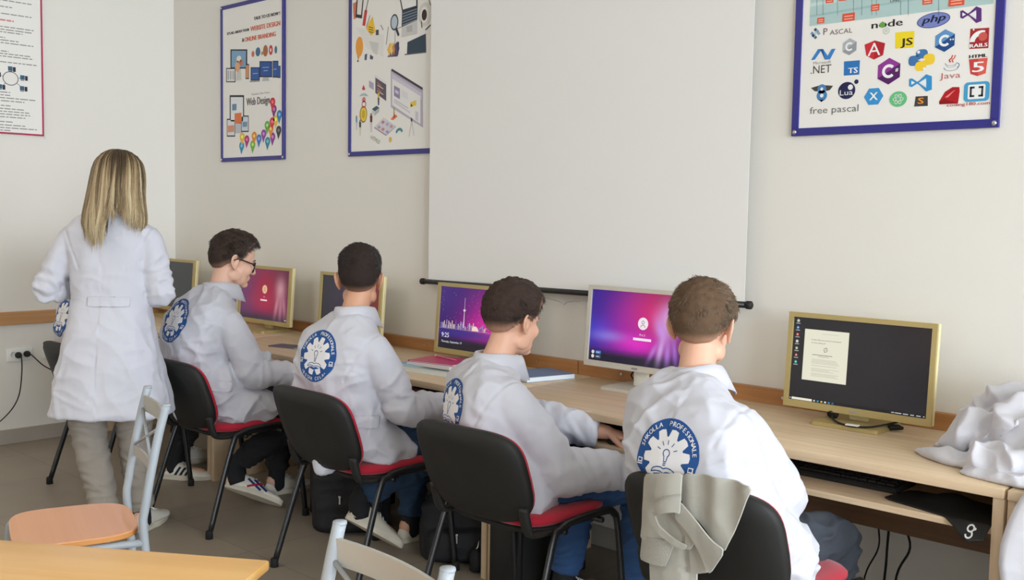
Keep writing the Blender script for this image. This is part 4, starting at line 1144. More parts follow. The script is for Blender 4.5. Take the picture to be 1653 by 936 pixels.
# ------------------------------------------------------------------ things on the desks
def book(label, x, y, z, w, d, h, cover, rz, pages=(236, 234, 228), group=None, soft=False):
    t = thing('book', label, 'book', (x, y, z), rz, group)
    c = mat('book cover', srgb(*cover), 0.35)
    pg = mat('page block', srgb(*pages), 0.8)
    MB().box((-w/2+.003, -d/2+.003, .0012), (w/2-.002, d/2-.003, h-.0012)).build('pages', pg, t)
    m = MB()
    m.box((-w/2, -d/2, 0), (w/2, d/2, .0015)).box((-w/2, -d/2, h-.0015), (w/2, d/2, h)).box((-w/2-.001, -d/2, 0), (-w/2+.001, d/2, h))
    m.build('cover', c, t)
    return t
bk = at(690, 602, Z=.75)
BX, BY = -3.31, 3.06
book('thick white book at the bottom of the pile', BX, BY, .7502, .29, .21, .024, (206, 218, 214), .12, (226, 228, 222), 'pile of books')
book('pale blue book slipped into the middle of the pile', BX-.045, BY+.005, .7744, .27, .20, .008, (120, 180, 206), .20, group='pile of books')
book('white book under the magenta one in the pile', BX+.02, BY-.0, .7826, .26, .19, .010, (228, 226, 230), .05, group='pile of books')
book('magenta covered book on top of the pile', BX-.0, BY+.02, .7928, .25, .185, .007, (186, 44, 92), .16, (230, 220, 222), 'pile of books')
b2_ = at(862, 612, Z=.75)
bb = book('blue and white book lying flat behind the mouse user', b2_[0]-.02, b2_[1]+.05, .7502, .20, .25, .022, (96, 122, 166), -.25, (226, 234, 238))
bn = at(462, 560, Z=.75)
nb = book('slim dark blue booklet in front of the second far monitor', bn[0], bn[1]+.01, .7502, .17, .10, .006, (44, 56, 92), .25, (200, 205, 214))
pen = thing('pencil', 'pink pencil lying across the magenta book', 'pencil', (BX-.02, BY+.05, .8038))
MB().tube([(-.08, .02, 0), (.075, -.01, 0), (.09, -.013, 0)], [.0036, .0036, .0005], 6).build('shaft', mat('pink lacquer', srgb(220, 110, 140), .4), pen)
MB().tube([(-.092, .0223, 0), (-.08, .02, 0)], .0038, 8).build('eraser', M['white'], pen, smooth=True)
# cable, tag and plug round the nearest desktop monitor
cord('black display cable looping over the base of the desktop monitor', [(-1.586, 3.318, .776), (-1.570, 3.285, .772), (-1.53, 3.245, .7685), (-1.475, 3.225, .7675), (-1.43, 3.25, .7675), (-1.40, 3.29, .772), (-1.37, 3.35, .78)], .0035, plug=(-.1, .5, .4), name='display_cable', cat='cable')
tg = tag(MB().box((-.022, -.009, 0), (.022, .009, .004), bev=.001).build('cable_tag', M['white'], None, (-1.470, 3.224, .770), rotz=.1), 'small white paper tag on the cable under the desktop monitor', 'tag')
pl = at(1448, 691, Z=.76)
pg_ = thing('power_plug', 'loose black two pin plug lying beside the gold monitor base', 'plug', (pl[0]+.0, pl[1], .7505), .5)
MB().tube([(-.028, 0, .010), (-.02, 0, .012), (.005, 0, .013), (.02, 0, .010)], [.008, .013, .012, .006], 14, flat=((0, 0, 1), .8)).build('plug_body', M['black'], pg_, smooth=True)
for s in (-1, 1): MB().tube([(-.028, s*.006, .012), (-.046, s*.006, .020)], .0022, 8).build('pin', M['steel'], pg_, smooth=True)
cord('thin black cable behind the purple monitor stand', [(-2.47, 3.39, .83), (-2.49, 3.37, .80), (-2.44, 3.36, .775), (-2.37, 3.38, .765), (-2.30, 3.40, .755)], .003, name='display_cable', cat='cable')
# keyboards, mouse and pad on the pull-out shelves
def keyboard(label, x, y, z):
    t = thing('keyboard', label, 'keyboard', (x, y, z), 0, 'keyboards on the pull-out shelves')
    R = []
    for yy, h in ((-.075, .010), (-.07, .016), (.068, .026), (.075, .018)):
        R.append(np.array([(-.225, yy, 0), (.225, yy, 0), (.225, yy, h), (-.225, yy, h)]))
    m = MB(); m.rings(R); m.build('case', M['black'], t, auto=30)
    k = MB()
    for r in range(5):
        for c in range(15):
            if r == 0 and 3 < c < 9: continue
            x0_ = -.212+c*.0285; y0_ = -.06+r*.0255; zt = .0175+(y0_+.07)*.072
            k.box((x0_, y0_, zt-.002), (x0_+.0255, y0_+.022, zt+.006), bev=.0015)
    k.box((-.212+4*.0285, -.06, .016), (-.212+9*.0285-.003, -.038, .024), bev=.0015)
    k.build('keys', M['blacktube'], t)
    return t
keyboard('black keyboard on the shelf under the desktop monitor', -1.44, 3.055, .6355)
keyboard('black keyboard on the shelf beside the hand on the mouse', -2.50, 3.00, .6355)
keyboard('black keyboard under the forearm of the black haired student', -3.24, 2.99, .6355)
keyboard('black keyboard under the hands of the student in glasses', -4.30, 2.99, .6355)
ms = thing('computer_mouse', 'black mouse under the hand of the reaching student', 'mouse', (-2.215, 2.925, .6355), .2)
R = []
for i in range(7):
    f = -1+i/3; y = f*.052; w = .031*math.sqrt(max(.02, 1-abs(f)**3)); h = .034*math.sqrt(max(.03, 1-abs(f)**2.6))*(1-.15*f)
    R.append(np.array([(w*math.cos(a)*1.0, y, h*max(0, math.sin(a))) for a in np.linspace(0, PI, 13)]))
m = MB(); m.rings(R); m.build('shell', M['black'], ms, smooth=True)
MB().tube([(-.004, .026, .032), (.004, .026, .032)], .006, 10).build('scroll_wheel', M['rubber'], ms, smooth=True)
mc_a = at(940, 722, Y=2.88)
cord('thin black mouse cable arching over the hand', [(-2.225, 2.975, .650), (-2.24, 2.98, .68), (-2.255, 2.93, .706), (-2.29, 2.90, .700), (-2.35, 2.93, .662), (-2.40, 3.04, .640)], .0018, name='mouse_cable', cat='cable')
mp_ = thing('mouse_pad', 'black mouse pad sagging over the shelf edge, white emblem', 'mouse pad', (-1.03, 2.95, .636))
def padz(u, v): return np.where(v < -.102, -.9*(-.102-v), 0)*np.clip((u+.10)/.16, 0, 1)+.03*np.exp(-((u+.02)/.07)**2-((v-.04)/.05)**2)
PO = [(-.19, -.035), (-.17, -.05), (-.08, -.075), (.0, -.098), (.045, -.125), (.085, -.150), (.125, -.140), (.13, -.1), (.132, .09), (.12, .105), (-.15, .105), (-.17, .09)]
V, F = cloth_patch(PO, lambda u, v: padz(u, v)+.0045, lambda u, v, h: (u, v, h), .004, .012)
mesh_obj('pad', V, F, M['black'], mp_, smooth=True)
lg = Art(); W_ = srgb(226, 226, 226)
lg.ring(0, .004, .005, .0085, W_, 1, 18); lg.ring(0, -.009, .005, .0085, W_, 1, 18, -PI, PI*.45); lg.ell(.009, .004, .003, .003, W_, 1, 10)
cx_, cy_ = .085, -.124
lv = lambda u, v, h: (cx_+u*1.2, cy_+v*1.2, float(padz(np.array([cx_+u*1.2]), np.array([cy_+v*1.2]))[0])+.0052+h)
lg.build('pad_emblem', M['print'], mp_, lv, eps=.0003)

# ------------------------------------------------------------------ bags and computers under the desks
def backpack(label, loc, rz, w=.30, h=.40, d=.17, lean=0.0):
    t = thing('backpack', label, 'backpack', loc, rz, 'black bags under the desks')
    t.rotation_euler = (lean, 0, rz)
    m = MB()
    R = []
    for z, s, b in ((.0, .86, .86), (.02, .97, .98), (h*.4, 1.0, 1.0), (h*.75, .95, .8), (h*.93, .75, .55), (h, .4, .25)):
        P = []
        for i in range(36):
            a = 2*PI*i/36; c, s_ = math.cos(a), math.sin(a); n_ = 3.2
            P.append((w/2*s*math.copysign(abs(c)**(2/n_), c), d/2*b*math.copysign(abs(s_)**(2/n_), s_), z))
        R.append(np.array(P))
    m.rings(R)
    R = []
    for z, s, b in ((.02, .75, .5), (.04, .82, .95), (h*.35, .82, 1.0), (h*.46, .78, .7), (h*.5, .6, .2)):
        P = []
        for i in range(30):
            a = 2*PI*i/30; c, s_ = math.cos(a), math.sin(a); n_ = 3.0
            P.append((w/2*s*math.copysign(abs(c)**(2/n_), c), -d/2-.0+.045*b*math.copysign(abs(s_)**(2/n_), s_), z))
        R.append(np.array(P))
    m.rings(R)
    V, F, E = remesh(m, .008, 5)
    N = vnormals(V, F)
    V = V+N*(.006*ridge(perlin(V*[9, 9, 14], 4))[:, None]-.003)
    V[:, 2] = np.maximum(V[:, 2], .001)
    mesh_obj('bag_body', V, F, BAG, t, smooth=True)
    MB().tube([(-.05, .02, h-.015), (-.045, .02, h+.04), (0, .02, h+.055), (.045, .02, h+.04), (.05, .02, h-.015)], .010, 8, smooth=4, flat=((0, 1, 0), .4)).build('carry_loop', M['rubber'], t, smooth=True)
    for s in (-1, 1):
        MB().tube([(s*.08, d/2-.02, h*.9), (s*.10, d/2+.04, h*.7), (s*.12, d/2+.05, h*.35), (s*.13, d/2-.01, .05)], .022, 8, smooth=4, flat=((0, 1, 0), .3)).build('shoulder_strap', BAG, t, smooth=True)
    for x, z in ((w*.30, h*.62), (-w*.12, h*.44)):
        y = -d/2*.92-(.045 if z < h*.5 else 0.0)
        z_ = MB().box((x-.004, y-.006, z-.03), (x+.004, y-.003, z), bev=.001).box((x-.006, y-.008, z), (x+.006, y-.0, z+.012), bev=.002)
        z_.build('zip_pull', M['steel'], t)
    return t
BAG = mat('black nylon', srgb(20, 20, 24), 0.75, bump=(400, .2))
backpack('black backpack on the floor between the far two red chairs', (-3.68, 2.86, .0), .85, .36, .40, .18)
backpack('black backpack with steel zip pulls under the mouse user\'s chair', (-3.02, 2.97, .0), .8, .42, .30, .18)
kf = at(776, 912, Z=0.0)
kp = thing('key_pouch', 'small black pouch on a steel clip at the front of the backpack', 'pouch', (-2.875, 2.87, 0))
m = MB(); m.rings([np.array([(w_*math.cos(a), .022*math.sin(a)*w_/.03, z) for a in np.linspace(0, 2*PI, 17)[:-1]]) for z, w_ in ((.001, .02), (.006, .03), (.06, .031), (.085, .022), (.095, .01))])
m.build('pouch', BAG, kp, smooth=True)
MB().tube([(0, 0, .092), (.006, .005, .105), (.002, .012, .12), (-.004, .02, .125)], .003, 8, smooth=4).build('clip', M['steel'], kp, smooth=True)
def tower(label, x, y):
    t = thing('computer_tower', label, 'computer', (x, y, 0), 0, 'computers standing under the desks')
    MB().box((-.085, -.19, .012), (.085, .19, .38), bev=.006).build('case', M['black'], t, auto=30)
    f = MB().box((-.083, -.204, .014), (.083, -.1905, .378), bev=.005)
    f.build('front_panel', M['blacktube'], t, auto=30)
    MB().box((-.07, -.2065, .325), (.07, -.204, .362), bev=.001).build('disc_drive', M['black'], t)
    b_ = MB().lathe([(.010, 0), (.010, .003), (.004, .004)], (0, 0, 0), 14).build('power_button', M['steel'], t, (0, -.2042, .29), smooth=True); b_.rotation_euler = (PI/2, 0, 0)
    for sx in (-1, 1):
        for sy in (-1, 1): MB().lathe([(.012, 0), (.012, .012)], (sx*.06, sy*.15, 0), 10).build('foot', M['rubber'], t)
    return t
tower('black computer tower under the desk by the jeans of the mouse user', -2.645, 3.0)
tower('black computer tower in the dark beyond the black haired student', -3.90, 3.05)

# ------------------------------------------------------------------ loose clothes
CLOTH2 = cotton('crumpled white cotton', srgb(208, 206, 212))
def crumple(label, name):
    """the white coat heaped on the desk: fat folds fused into one cloth heap"""
    t = None
    m = MB()
    def fold(P, r, sq=.6): m.tube(P, r, 12, smooth=5, round_ends=True, flat=((0, 0, 1), sq))
    Z = .75
    fold([(-1.20, 3.08, Z+.006), (-1.10, 3.02, Z+.012), (-.98, 3.0, Z+.03), (-.85, 3.02, Z+.05)], [.008, .03, .07, .09], .5)
    fold([(-1.17, 3.14, Z+.02), (-1.08, 3.12, Z+.06), (-.99, 3.13, Z+.10), (-.88, 3.16, Z+.10)], [.012, .05, .07, .07], .9)
    fold([(-1.13, 3.24, Z+.05), (-1.04, 3.24, Z+.13), (-.95, 3.25, Z+.16), (-.84, 3.24, Z+.15)], [.015, .045, .055, .06], 1.0)
    fold([(-1.09, 3.28, Z+.03), (-1.0, 3.28, Z+.10), (-.8, 3.28, Z+.12)], [.03, .08, .1], .9)
    fold([(-1.02, 3.05, Z+.05), (-.93, 3.07, Z+.13), (-.86, 3.16, Z+.19), (-.80, 3.24, Z+.20)], [.02, .04, .05, .05], 1.0)
    fold([(-.92, 2.93, Z+.008), (-.84, 2.98, Z+.06), (-.76, 3.08, Z+.14), (-.70, 3.2, Z+.18)], [.02, .05, .06, .07], 1.0)
    fold([(-.98, 2.93, Z+.005), (-.8, 2.90, Z+.012), (-.6, 2.9, Z+.02)], [.04, .06, .08], .25)
    fold([(-.9, 3.1, Z+.06), (-.7, 3.1, Z+.09), (-.5, 3.12, Z+.08)], [.1, .14, .12], .8)
    fold([(-.74, 2.95, Z+.03), (-.62, 2.98, Z+.08), (-.52, 3.05, Z+.1)], [.03, .06, .06], 1.0)
    fold([(-.66, 3.0, Z+.03), (-.60, 2.9, Z+.02), (-.52, 2.87, Z+.015)], [.05, .06, .04], .4)
    V, F, E = remesh(m, .005, 5)
    N = vnormals(V, F)
    w1 = np.stack([perlin(V*5, 1), perlin(V*5, 2), perlin(V*5, 3)], 1)*.5
    q = V+w1*.14
    r1 = ridge(perlin(q*[6.5, 8.5, 7.0], 12)); r2 = ridge(perlin(q*[13, 10, 13], 18))
    V = V+N*((r1-.45)*.046+(r2**1.3-.35)*.016)[:, None]*np.clip((V[:, 2]-Z-.004)/.04, .1, 1)[:, None]
    V = lap(V, E, 1, .35)
    V[:, 2] = np.maximum(V[:, 2], Z+.0008); V[:, 1] = np.minimum(V[:, 1], 3.455)
    o = V.mean(0); o[2] = Z
    ob = mesh_obj(name, V-o, F, CLOTH2, None, tuple(o), smooth=True)
    # the sleeve that hangs over the front edge of the desk
    L_ = [at(1672, 782, Y=2.86), at(1655, 797, Y=2.82), at(1640, 818, Y=2.80), at(1629, 845, Y=2.795), at(1620, 875, Y=2.79), at(1617, 905, Y=2.79), at(1621, 945, Y=2.79), at(1626, 1000, Y=2.79)]
    L_[0][2] = .756; L_[1][2] = .754
    R = []
    for i, p in enumerate(L_):
        row = []
        for k in (0, 1):
            q = np.linspace(0, 1, 18)
            for f_ in (q if k == 0 else q[::-1]):
                w_ = .018*math.sin(f_*9+i*.35)*min(1, i/3)
                row.append((p[0]+.30*f_, p[1]-w_*(i > 1)-(.007 if k and i > 1 else 0), p[2]+(.007 if k and i < 2 else 0)))
        R.append(np.array(row)-o)
    m = MB(); m.rings(R); m.build('hanging_sleeve', CLOTH2, ob, smooth=True)
    bt = at(1621, 893, Y=2.775)-o
    MB().tube([bt, bt+[0, -.004, 0]], [.006, .0055], 14).build('button', M['white'], ob, smooth=True)
    return tag(ob, label, 'coat')
crumple('crumpled white coat heaped on the end of the desk', 'lab_coat')

# sweatshirt over the chair back
SWEAT = mat('beige grey jersey', srgb(170, 166, 156), 0.92, bump=(600, .15), sheen=.2)
SWEAT_RIB = mat('beige ribbed cuff', srgb(162, 158, 148), 0.92, bump=(300, .4), sheen=.2)
sw = thing('sweatshirt', 'beige grey sweatshirt draped over the back of the nearest chair', 'sweatshirt', (-1.455, 2.26, 0))
SWO = V3(-1.455, 2.26, 0)
def swp(dep):
    """a pixel outline set on the hanging plane just behind the chair back"""
    def f(u, v, h):
        p = at(u, v, Y=2.150-dep)
        return (p[0]-SWO[0], p[1]-SWO[1]-h, p[2]-SWO[2])
    return f
def chaikin(P, n=1):
    P = np.array(P, float)
    for _ in range(n):
        Q = np.roll(P, -1, 0); P = np.stack([P*.88+Q*.12, P*.12+Q*.88], 1).reshape(-1, 2)
    return P
def patch(nm, pts, dep, dfn, m_=None, L=8, seed=1):
    nz = lambda u, v: .005*perlin(np.stack([u*.022+v*.012, v*.012, u*0+seed], 1), seed)+.002*perlin(np.stack([u*.06, v*.03+u*.03, u*0+seed], 1), seed+5)
    V, F = cloth_patch(chaikin([(x, -y) for x, y in pts]), lambda u, v: dfn(u, v)+nz(u, v), lambda u, v, h: swp(dep)(u, -v, h), .006, L)
    return mesh_obj(nm, V, F, m_ or SWEAT, sw, auto=50)
patch('hanging_sleeve', [(1046, 848), (1085, 852), (1122, 866), (1121, 920), (1119, 1000), (1050, 1000), (1049, 920)], .002, lambda u, v: .006*np.sin((u-1046)*.05)-.006*(u > 1103), seed=2)
patch('sleeve', [(1042, 764), (1072, 764), (1070, 800), (1068, 850), (1084, 876), (1060, 880), (1032, 868), (1035, 850), (1038, 815)], .012, lambda u, v: .008-.00003*(u-1052)**2, seed=3)
patch('cuff', [(1034, 864), (1058, 868), (1084, 876), (1078, 900), (1073, 915), (1050, 909), (1030, 903)], .020, lambda u, v: .006-.00002*(u-1056)**2, SWEAT_RIB, seed=4)
patch('back_panel', [(1101, 764), (1150, 768), (1209, 784), (1212, 792), (1198, 828), (1181, 864), (1168, 892), (1150, 872), (1122, 838), (1100, 814)], .020, lambda u, v: .009*np.sin((u-1100)*.13+.5)*np.clip((v+890)/80, 0, 1)*np.clip((u-1102)/20, 0, 1), seed=5)
patch('inside_panel', [(1106, 845), (1130, 880), (1144, 924), (1114, 928), (1112, 890)], .014, lambda u, v: .000*u, seed=9)
patch('lining', [(1052, 812), (1098, 818), (1116, 845), (1112, 884), (1092, 878), (1060, 852)], .017, lambda u, v: .000*u, seed=7)
patch('inner_fold', [(1080, 830), (1094, 826), (1114, 846), (1124, 868), (1112, 888), (1103, 885), (1105, 864), (1096, 848)], .030, lambda u, v: .004*np.sin((u+v)*.1), seed=10)
patch('front_fold', [(1092, 806), (1100, 812), (1122, 838), (1150, 871), (1169, 886), (1167, 897), (1143, 927), (1138, 921), (1128, 895), (1114, 866), (1090, 837)], .038, lambda u, v: .006*np.sin((u+v)*.05), seed=6)
patch('hem_edge', [(1051, 826), (1054, 848), (1068, 864), (1090, 880), (1106, 887), (1109, 880), (1098, 874), (1080, 861), (1065, 847), (1057, 830)], .044, lambda u, v: .006*np.sin(np.clip((u-1050)/67, 0, 1)*PI)+.002, seed=7)
patch('neck_band', [(1064, 764), (1098, 764), (1097, 800), (1095, 830), (1090, 827), (1076, 827), (1054, 834), (1055, 812)], .054, lambda u, v: .006-.00002*(u-1075)**2, seed=8)
patch('neck_seam', [(1056, 808), (1075, 800), (1097, 798), (1097, 800.6), (1075, 802.6), (1056.5, 810.6)], .0575, lambda u, v: .006-.00002*(u-1075)**2, SWEAT_RIB, seed=8)
m = MB(); R = []
for y, z in ((2.158, .735), (2.158, .740), (2.160, .748), (2.165, .760), (2.198, .757), (2.222, .73), (2.24, .68)):
    R.append(np.array([(x, y-(.006 if k and y < 2.27 else -.0), z+(.006 if k and y > 2.24 else 0)-.10*max(0, abs(x-.05)-.10)**1.3) for k in (0, 1) for x in (np.linspace(-.075, .165, 14) if k == 0 else np.linspace(.165, -.075, 14))])-[0, SWO[1], 0])
m.rings(R); m.build('shoulder_fold', SWEAT, sw, smooth=True)
# ------------------------------------------------------------------ people
SKIN = [mat('fair warm skin', srgb(222, 172, 146), 0.5, noise=(14, .04)), mat('olive skin', srgb(206, 154, 124), 0.5, noise=(14, .04)), mat('light skin', srgb(226, 180, 156), 0.5, noise=(14, .04))]
DENIM = mat('mid blue denim', srgb(46, 78, 122), 0.9, noise=(9, .22), bump=(700, .2))
DENIM_D = mat('dark blue denim', srgb(34, 58, 84), 0.9, noise=(9, .22), bump=(700, .2))
JEANS_K = mat('washed black denim', srgb(52, 56, 64), 0.9, noise=(11, .35), bump=(700, .2))
TROUS_K = mat('black trousers', srgb(24, 24, 27), 0.9)
JEANS_G = mat('pale grey denim', srgb(146, 137, 127), 0.9, noise=(16, .08), bump=(700, .2))
SHOE_W = mat('off white leather', srgb(226, 220, 208), 0.5)
SOLE = mat('cream rubber sole', srgb(206, 196, 178), 0.7, noise=(30, .08))
SHOE_T = mat('stone canvas', srgb(206, 196, 178), 0.8)
HAIRCAP = attr_mat('scalp hair', 0.75, spec=.15)
EYE_W = mat('eye white', srgb(236, 232, 228), 0.25)
EYE_D = mat('brown iris', srgb(60, 40, 28), 0.2)
GLASSF = mat('black spectacle frame', srgb(22, 20, 22), 0.3)
LENS = bpy.data.materials.new('spectacle lens'); LENS.use_nodes = True
_b = LENS.node_tree.nodes['Principled BSDF']; _b.inputs['Transmission Weight'].default_value = 1.0; _b.inputs['Roughness'].default_value = 0.02; _b.inputs['IOR'].default_value = 1.05

def hair_material(name, stops, rough=.55):
    m = bpy.data.materials.new(name); m.use_nodes = True
    nt = m.node_tree; b = nt.nodes['Principled BSDF']
    hi = nt.nodes.new('ShaderNodeHairInfo'); r = nt.nodes.new('ShaderNodeValToRGB')
    e = r.color_ramp.elements
    e[0].position, e[0].color = stops[0][0], srgb(*stops[0][1])
    e[1].position, e[1].color = stops[-1][0], srgb(*stops[-1][1])
    for p, c in stops[1:-1]:
        q = e.new(p); q.color = srgb(*c)
    nt.links.new(hi.outputs['Random'], r.inputs[0]); nt.links.new(r.outputs[0], b.inputs['Base Color'])
    b.inputs['Roughness'].default_value = rough*.75; b.inputs['Specular IOR Level'].default_value = .5
    return m

def strands(name, roots, pts, radius, m, parent, cols=None):
    """pts: (n, k, 3) strand points"""
    n, k, _ = pts.shape
    cu = bpy.data.hair_curves.new(name)
    cu.add_curves([k]*n)
    cu.attributes['position'].data.foreach_set('vector', np.asarray(pts, np.float32).ravel())
    ra = cu.attributes.get('radius') or cu.attributes.new('radius', 'FLOAT', 'POINT')
    prof = np.linspace(1, .35, k)[None, :]*np.asarray(radius).reshape(-1, 1)*np.ones((n, 1))
    ra.data.foreach_set('value', prof.astype(np.float32).ravel())
    if cols is not None:
        ca = cu.attributes.new('Col', 'FLOAT_COLOR', 'POINT')
        ca.data.foreach_set('color', np.asarray(cols, np.float32).ravel())
    cu.materials.append(m)
    o = bpy.data.objects.new(name, cu); COL.objects.link(o)
    o.parent = parent; o['kind'] = 'stuff'
    return o

def frame_of(fwd, up=(0, 0, 1)):
    f = nrm(fwd); r = nrm(np.cross(f, up)); u = np.cross(r, f)
    return r, f, u

def sect(c, r, f, a, bf, bb, n=2.5, k=32):
    an = np.arange(k)*2*PI/k
    x = a*np.sign(np.cos(an))*np.abs(np.cos(an))**(2/n)
    s = np.sin(an); y = np.where(s > 0, bf, bb)*np.sign(s)*np.abs(s)**(2/n)
    return np.asarray(c)+np.outer(x, r)+np.outer(y, f)

def hand(mb, w, d, b, thumb, curl=.55, sc=1.0, spread=.06):
    """w wrist, d towards the fingers, b out of the back of the hand, thumb: +1/-1 side"""
    d = nrm(d); b = nrm(np.asarray(b)-d*np.dot(b, d)); t = np.cross(d, b)*thumb
    R = []
    for q, wd, th, off in ((-.012, .028, .021, 0), (.01, .032, .021, 0), (.045, .041, .018, .002), (.08, .043, .015, .001), (.094, .040, .011, -.002)):
        an = np.arange(16)*2*PI/16
        R.append(w+d*q*sc+b*off+np.outer(np.cos(an)*wd*sc, t)+np.outer(np.sin(an)*th*sc, b))
    mb.rings(R)
    for off, L, a0 in ((.031, .074, .0), (.0105, .083, .02), (-.0105, .077, -.02), (-.031, .060, -.06)):
        p = w+d*.084*sc+t*off*sc; P = [p-d*.012]
        dirv = nrm(d+t*(off*spread/.03+a0*.3)); ang = .12
        P.append(p)
        for seg, q in ((.45, curl), (.30, curl*1.2), (.25, curl*.8)):
            v = dirv*math.cos(ang+q*.5)-b*math.sin(ang+q*.5)
            ang += q
            p = p+v*L*seg*sc; P.append(p)
        mb.tube(P, np.array([.0095, .0095, .0088, .008, .007])*sc, 10, smooth=3, round_ends=True)
    p = w+d*.022*sc+t*.030*sc-b*.004
    v1 = nrm(d*.72+t*.62-b*.35); v2 = nrm(d*.95+t*.15-b*.45)
    mb.tube([p-v1*.012, p, p+v1*.040*sc, p+v1*.040*sc+v2*.03*sc, p+v1*.040*sc+v2*.052*sc], np.array([.013, .0135, .0115, .010, .0085])*sc, 10, smooth=3, round_ends=True)

class Head:
    def __init__(s, c, fwd, up=(0, 0, 1), sc=1.0):
        s.r, s.f, s.u = frame_of(fwd, up); s.c = np.asarray(c, float); s.sc = sc
        s.A = np.array([s.r, s.f, s.u])
    def w(s, p): return s.c+(np.asarray(p, float)*s.sc)@s.A
    def loc(s, P): return ((np.asarray(P)-s.c)@s.A.T)/s.sc
    CR = (.0745, .094, .088)
    OC = ((0, -.040, -.022), (.064, .058, .062))
    def add(s, mb):
        k = s.sc
        E = lambda c, r: mb.ell(s.w(c), np.array(r)*k, s.A, n=20, m=14)
        E((0, 0, 0), s.CR); E(*s.OC)
        E((0, .038, -.055), (.060, .055, .080)); E((0, .034, -.104), (.053, .056, .036)); E((0, .078, -.124), (.024, .020, .017))
        for q in (-1, 1):
            E((q*.034, .064, -.058), (.024, .026, .026)); E((q*.050, .01, -.095), (.014, .034, .026)); E((q*.024, .083, -.014), (.022, .012, .009))
            # ear: outer rim, plate and lobe
            rim = [(.071, .004, -.058), (.077, .002, -.030), (.083, -.006, -.012), (.088, -.020, -.008), (.090, -.031, -.020), (.088, -.031, -.040), (.082, -.020, -.058), (.075, -.007, -.068)]
            mb.tube([s.w((q*x, y, z)) for x, y, z in rim], np.full(len(rim), .0052*k), 8, smooth=3, round_ends=True)
            E((q*.080, -.015, -.036), (.0065, .016, .025)); E((q*.076, -.004, -.066), (.0065, .008, .009))
        mb.tube([s.w((0, .092, -.022)), s.w((0, .103, -.045)), s.w((0, .110, -.062))], np.array([.0085, .0105, .0125])*k, 10, smooth=3, round_ends=True)
        for q in (-1, 1): E((q*.011, .100, -.066), (.008, .010, .007))
        E((0, .090, -.088), (.022, .010, .0065)); E((0, .088, -.099), (.020, .011, .0075))
    def extras(s, o, base):
        for q in (-1, 1):
            m = MB(); m.ell(s.w((q*.029, .0715, -.036))-base, np.array((.0125,)*3)*s.sc, s.A, mi=0)
            m.ell(s.w((q*.0295, .080, -.036))-base, np.array((.0055, .0045, .0055))*s.sc, s.A, mi=1)
            m.build('eye', [EYE_W, EYE_D], o, smooth=True)
            m = MB(); m.tube([s.w((q*.012, .092, -.014))-base, s.w((q*.028, .093, -.008))-base, s.w((q*.046, .079, -.014))-base], np.array([.0035, .004, .002])*s.sc, 8, smooth=3, round_ends=True)
            m.build('eyebrow', EYE_D, o, smooth=True)
    def surf(s, D):
        """radius of the skull along unit directions D (head axes)"""
        t = 1/np.sqrt(((D/np.array(s.CR))**2).sum(1))
        c = np.array(s.OC[0]); r = np.array(s.OC[1])
        a = ((D/r)**2).sum(1); b = (D*c/r**2).sum(1)*-2; cc = (c**2/r**2).sum()-1
        dd = b*b-4*a*cc; t2 = np.where(dd > 0, (-b+np.sqrt(np.maximum(dd, 0)))/(2*a), 0)
        # back of the neck
        return np.maximum(t, t2)

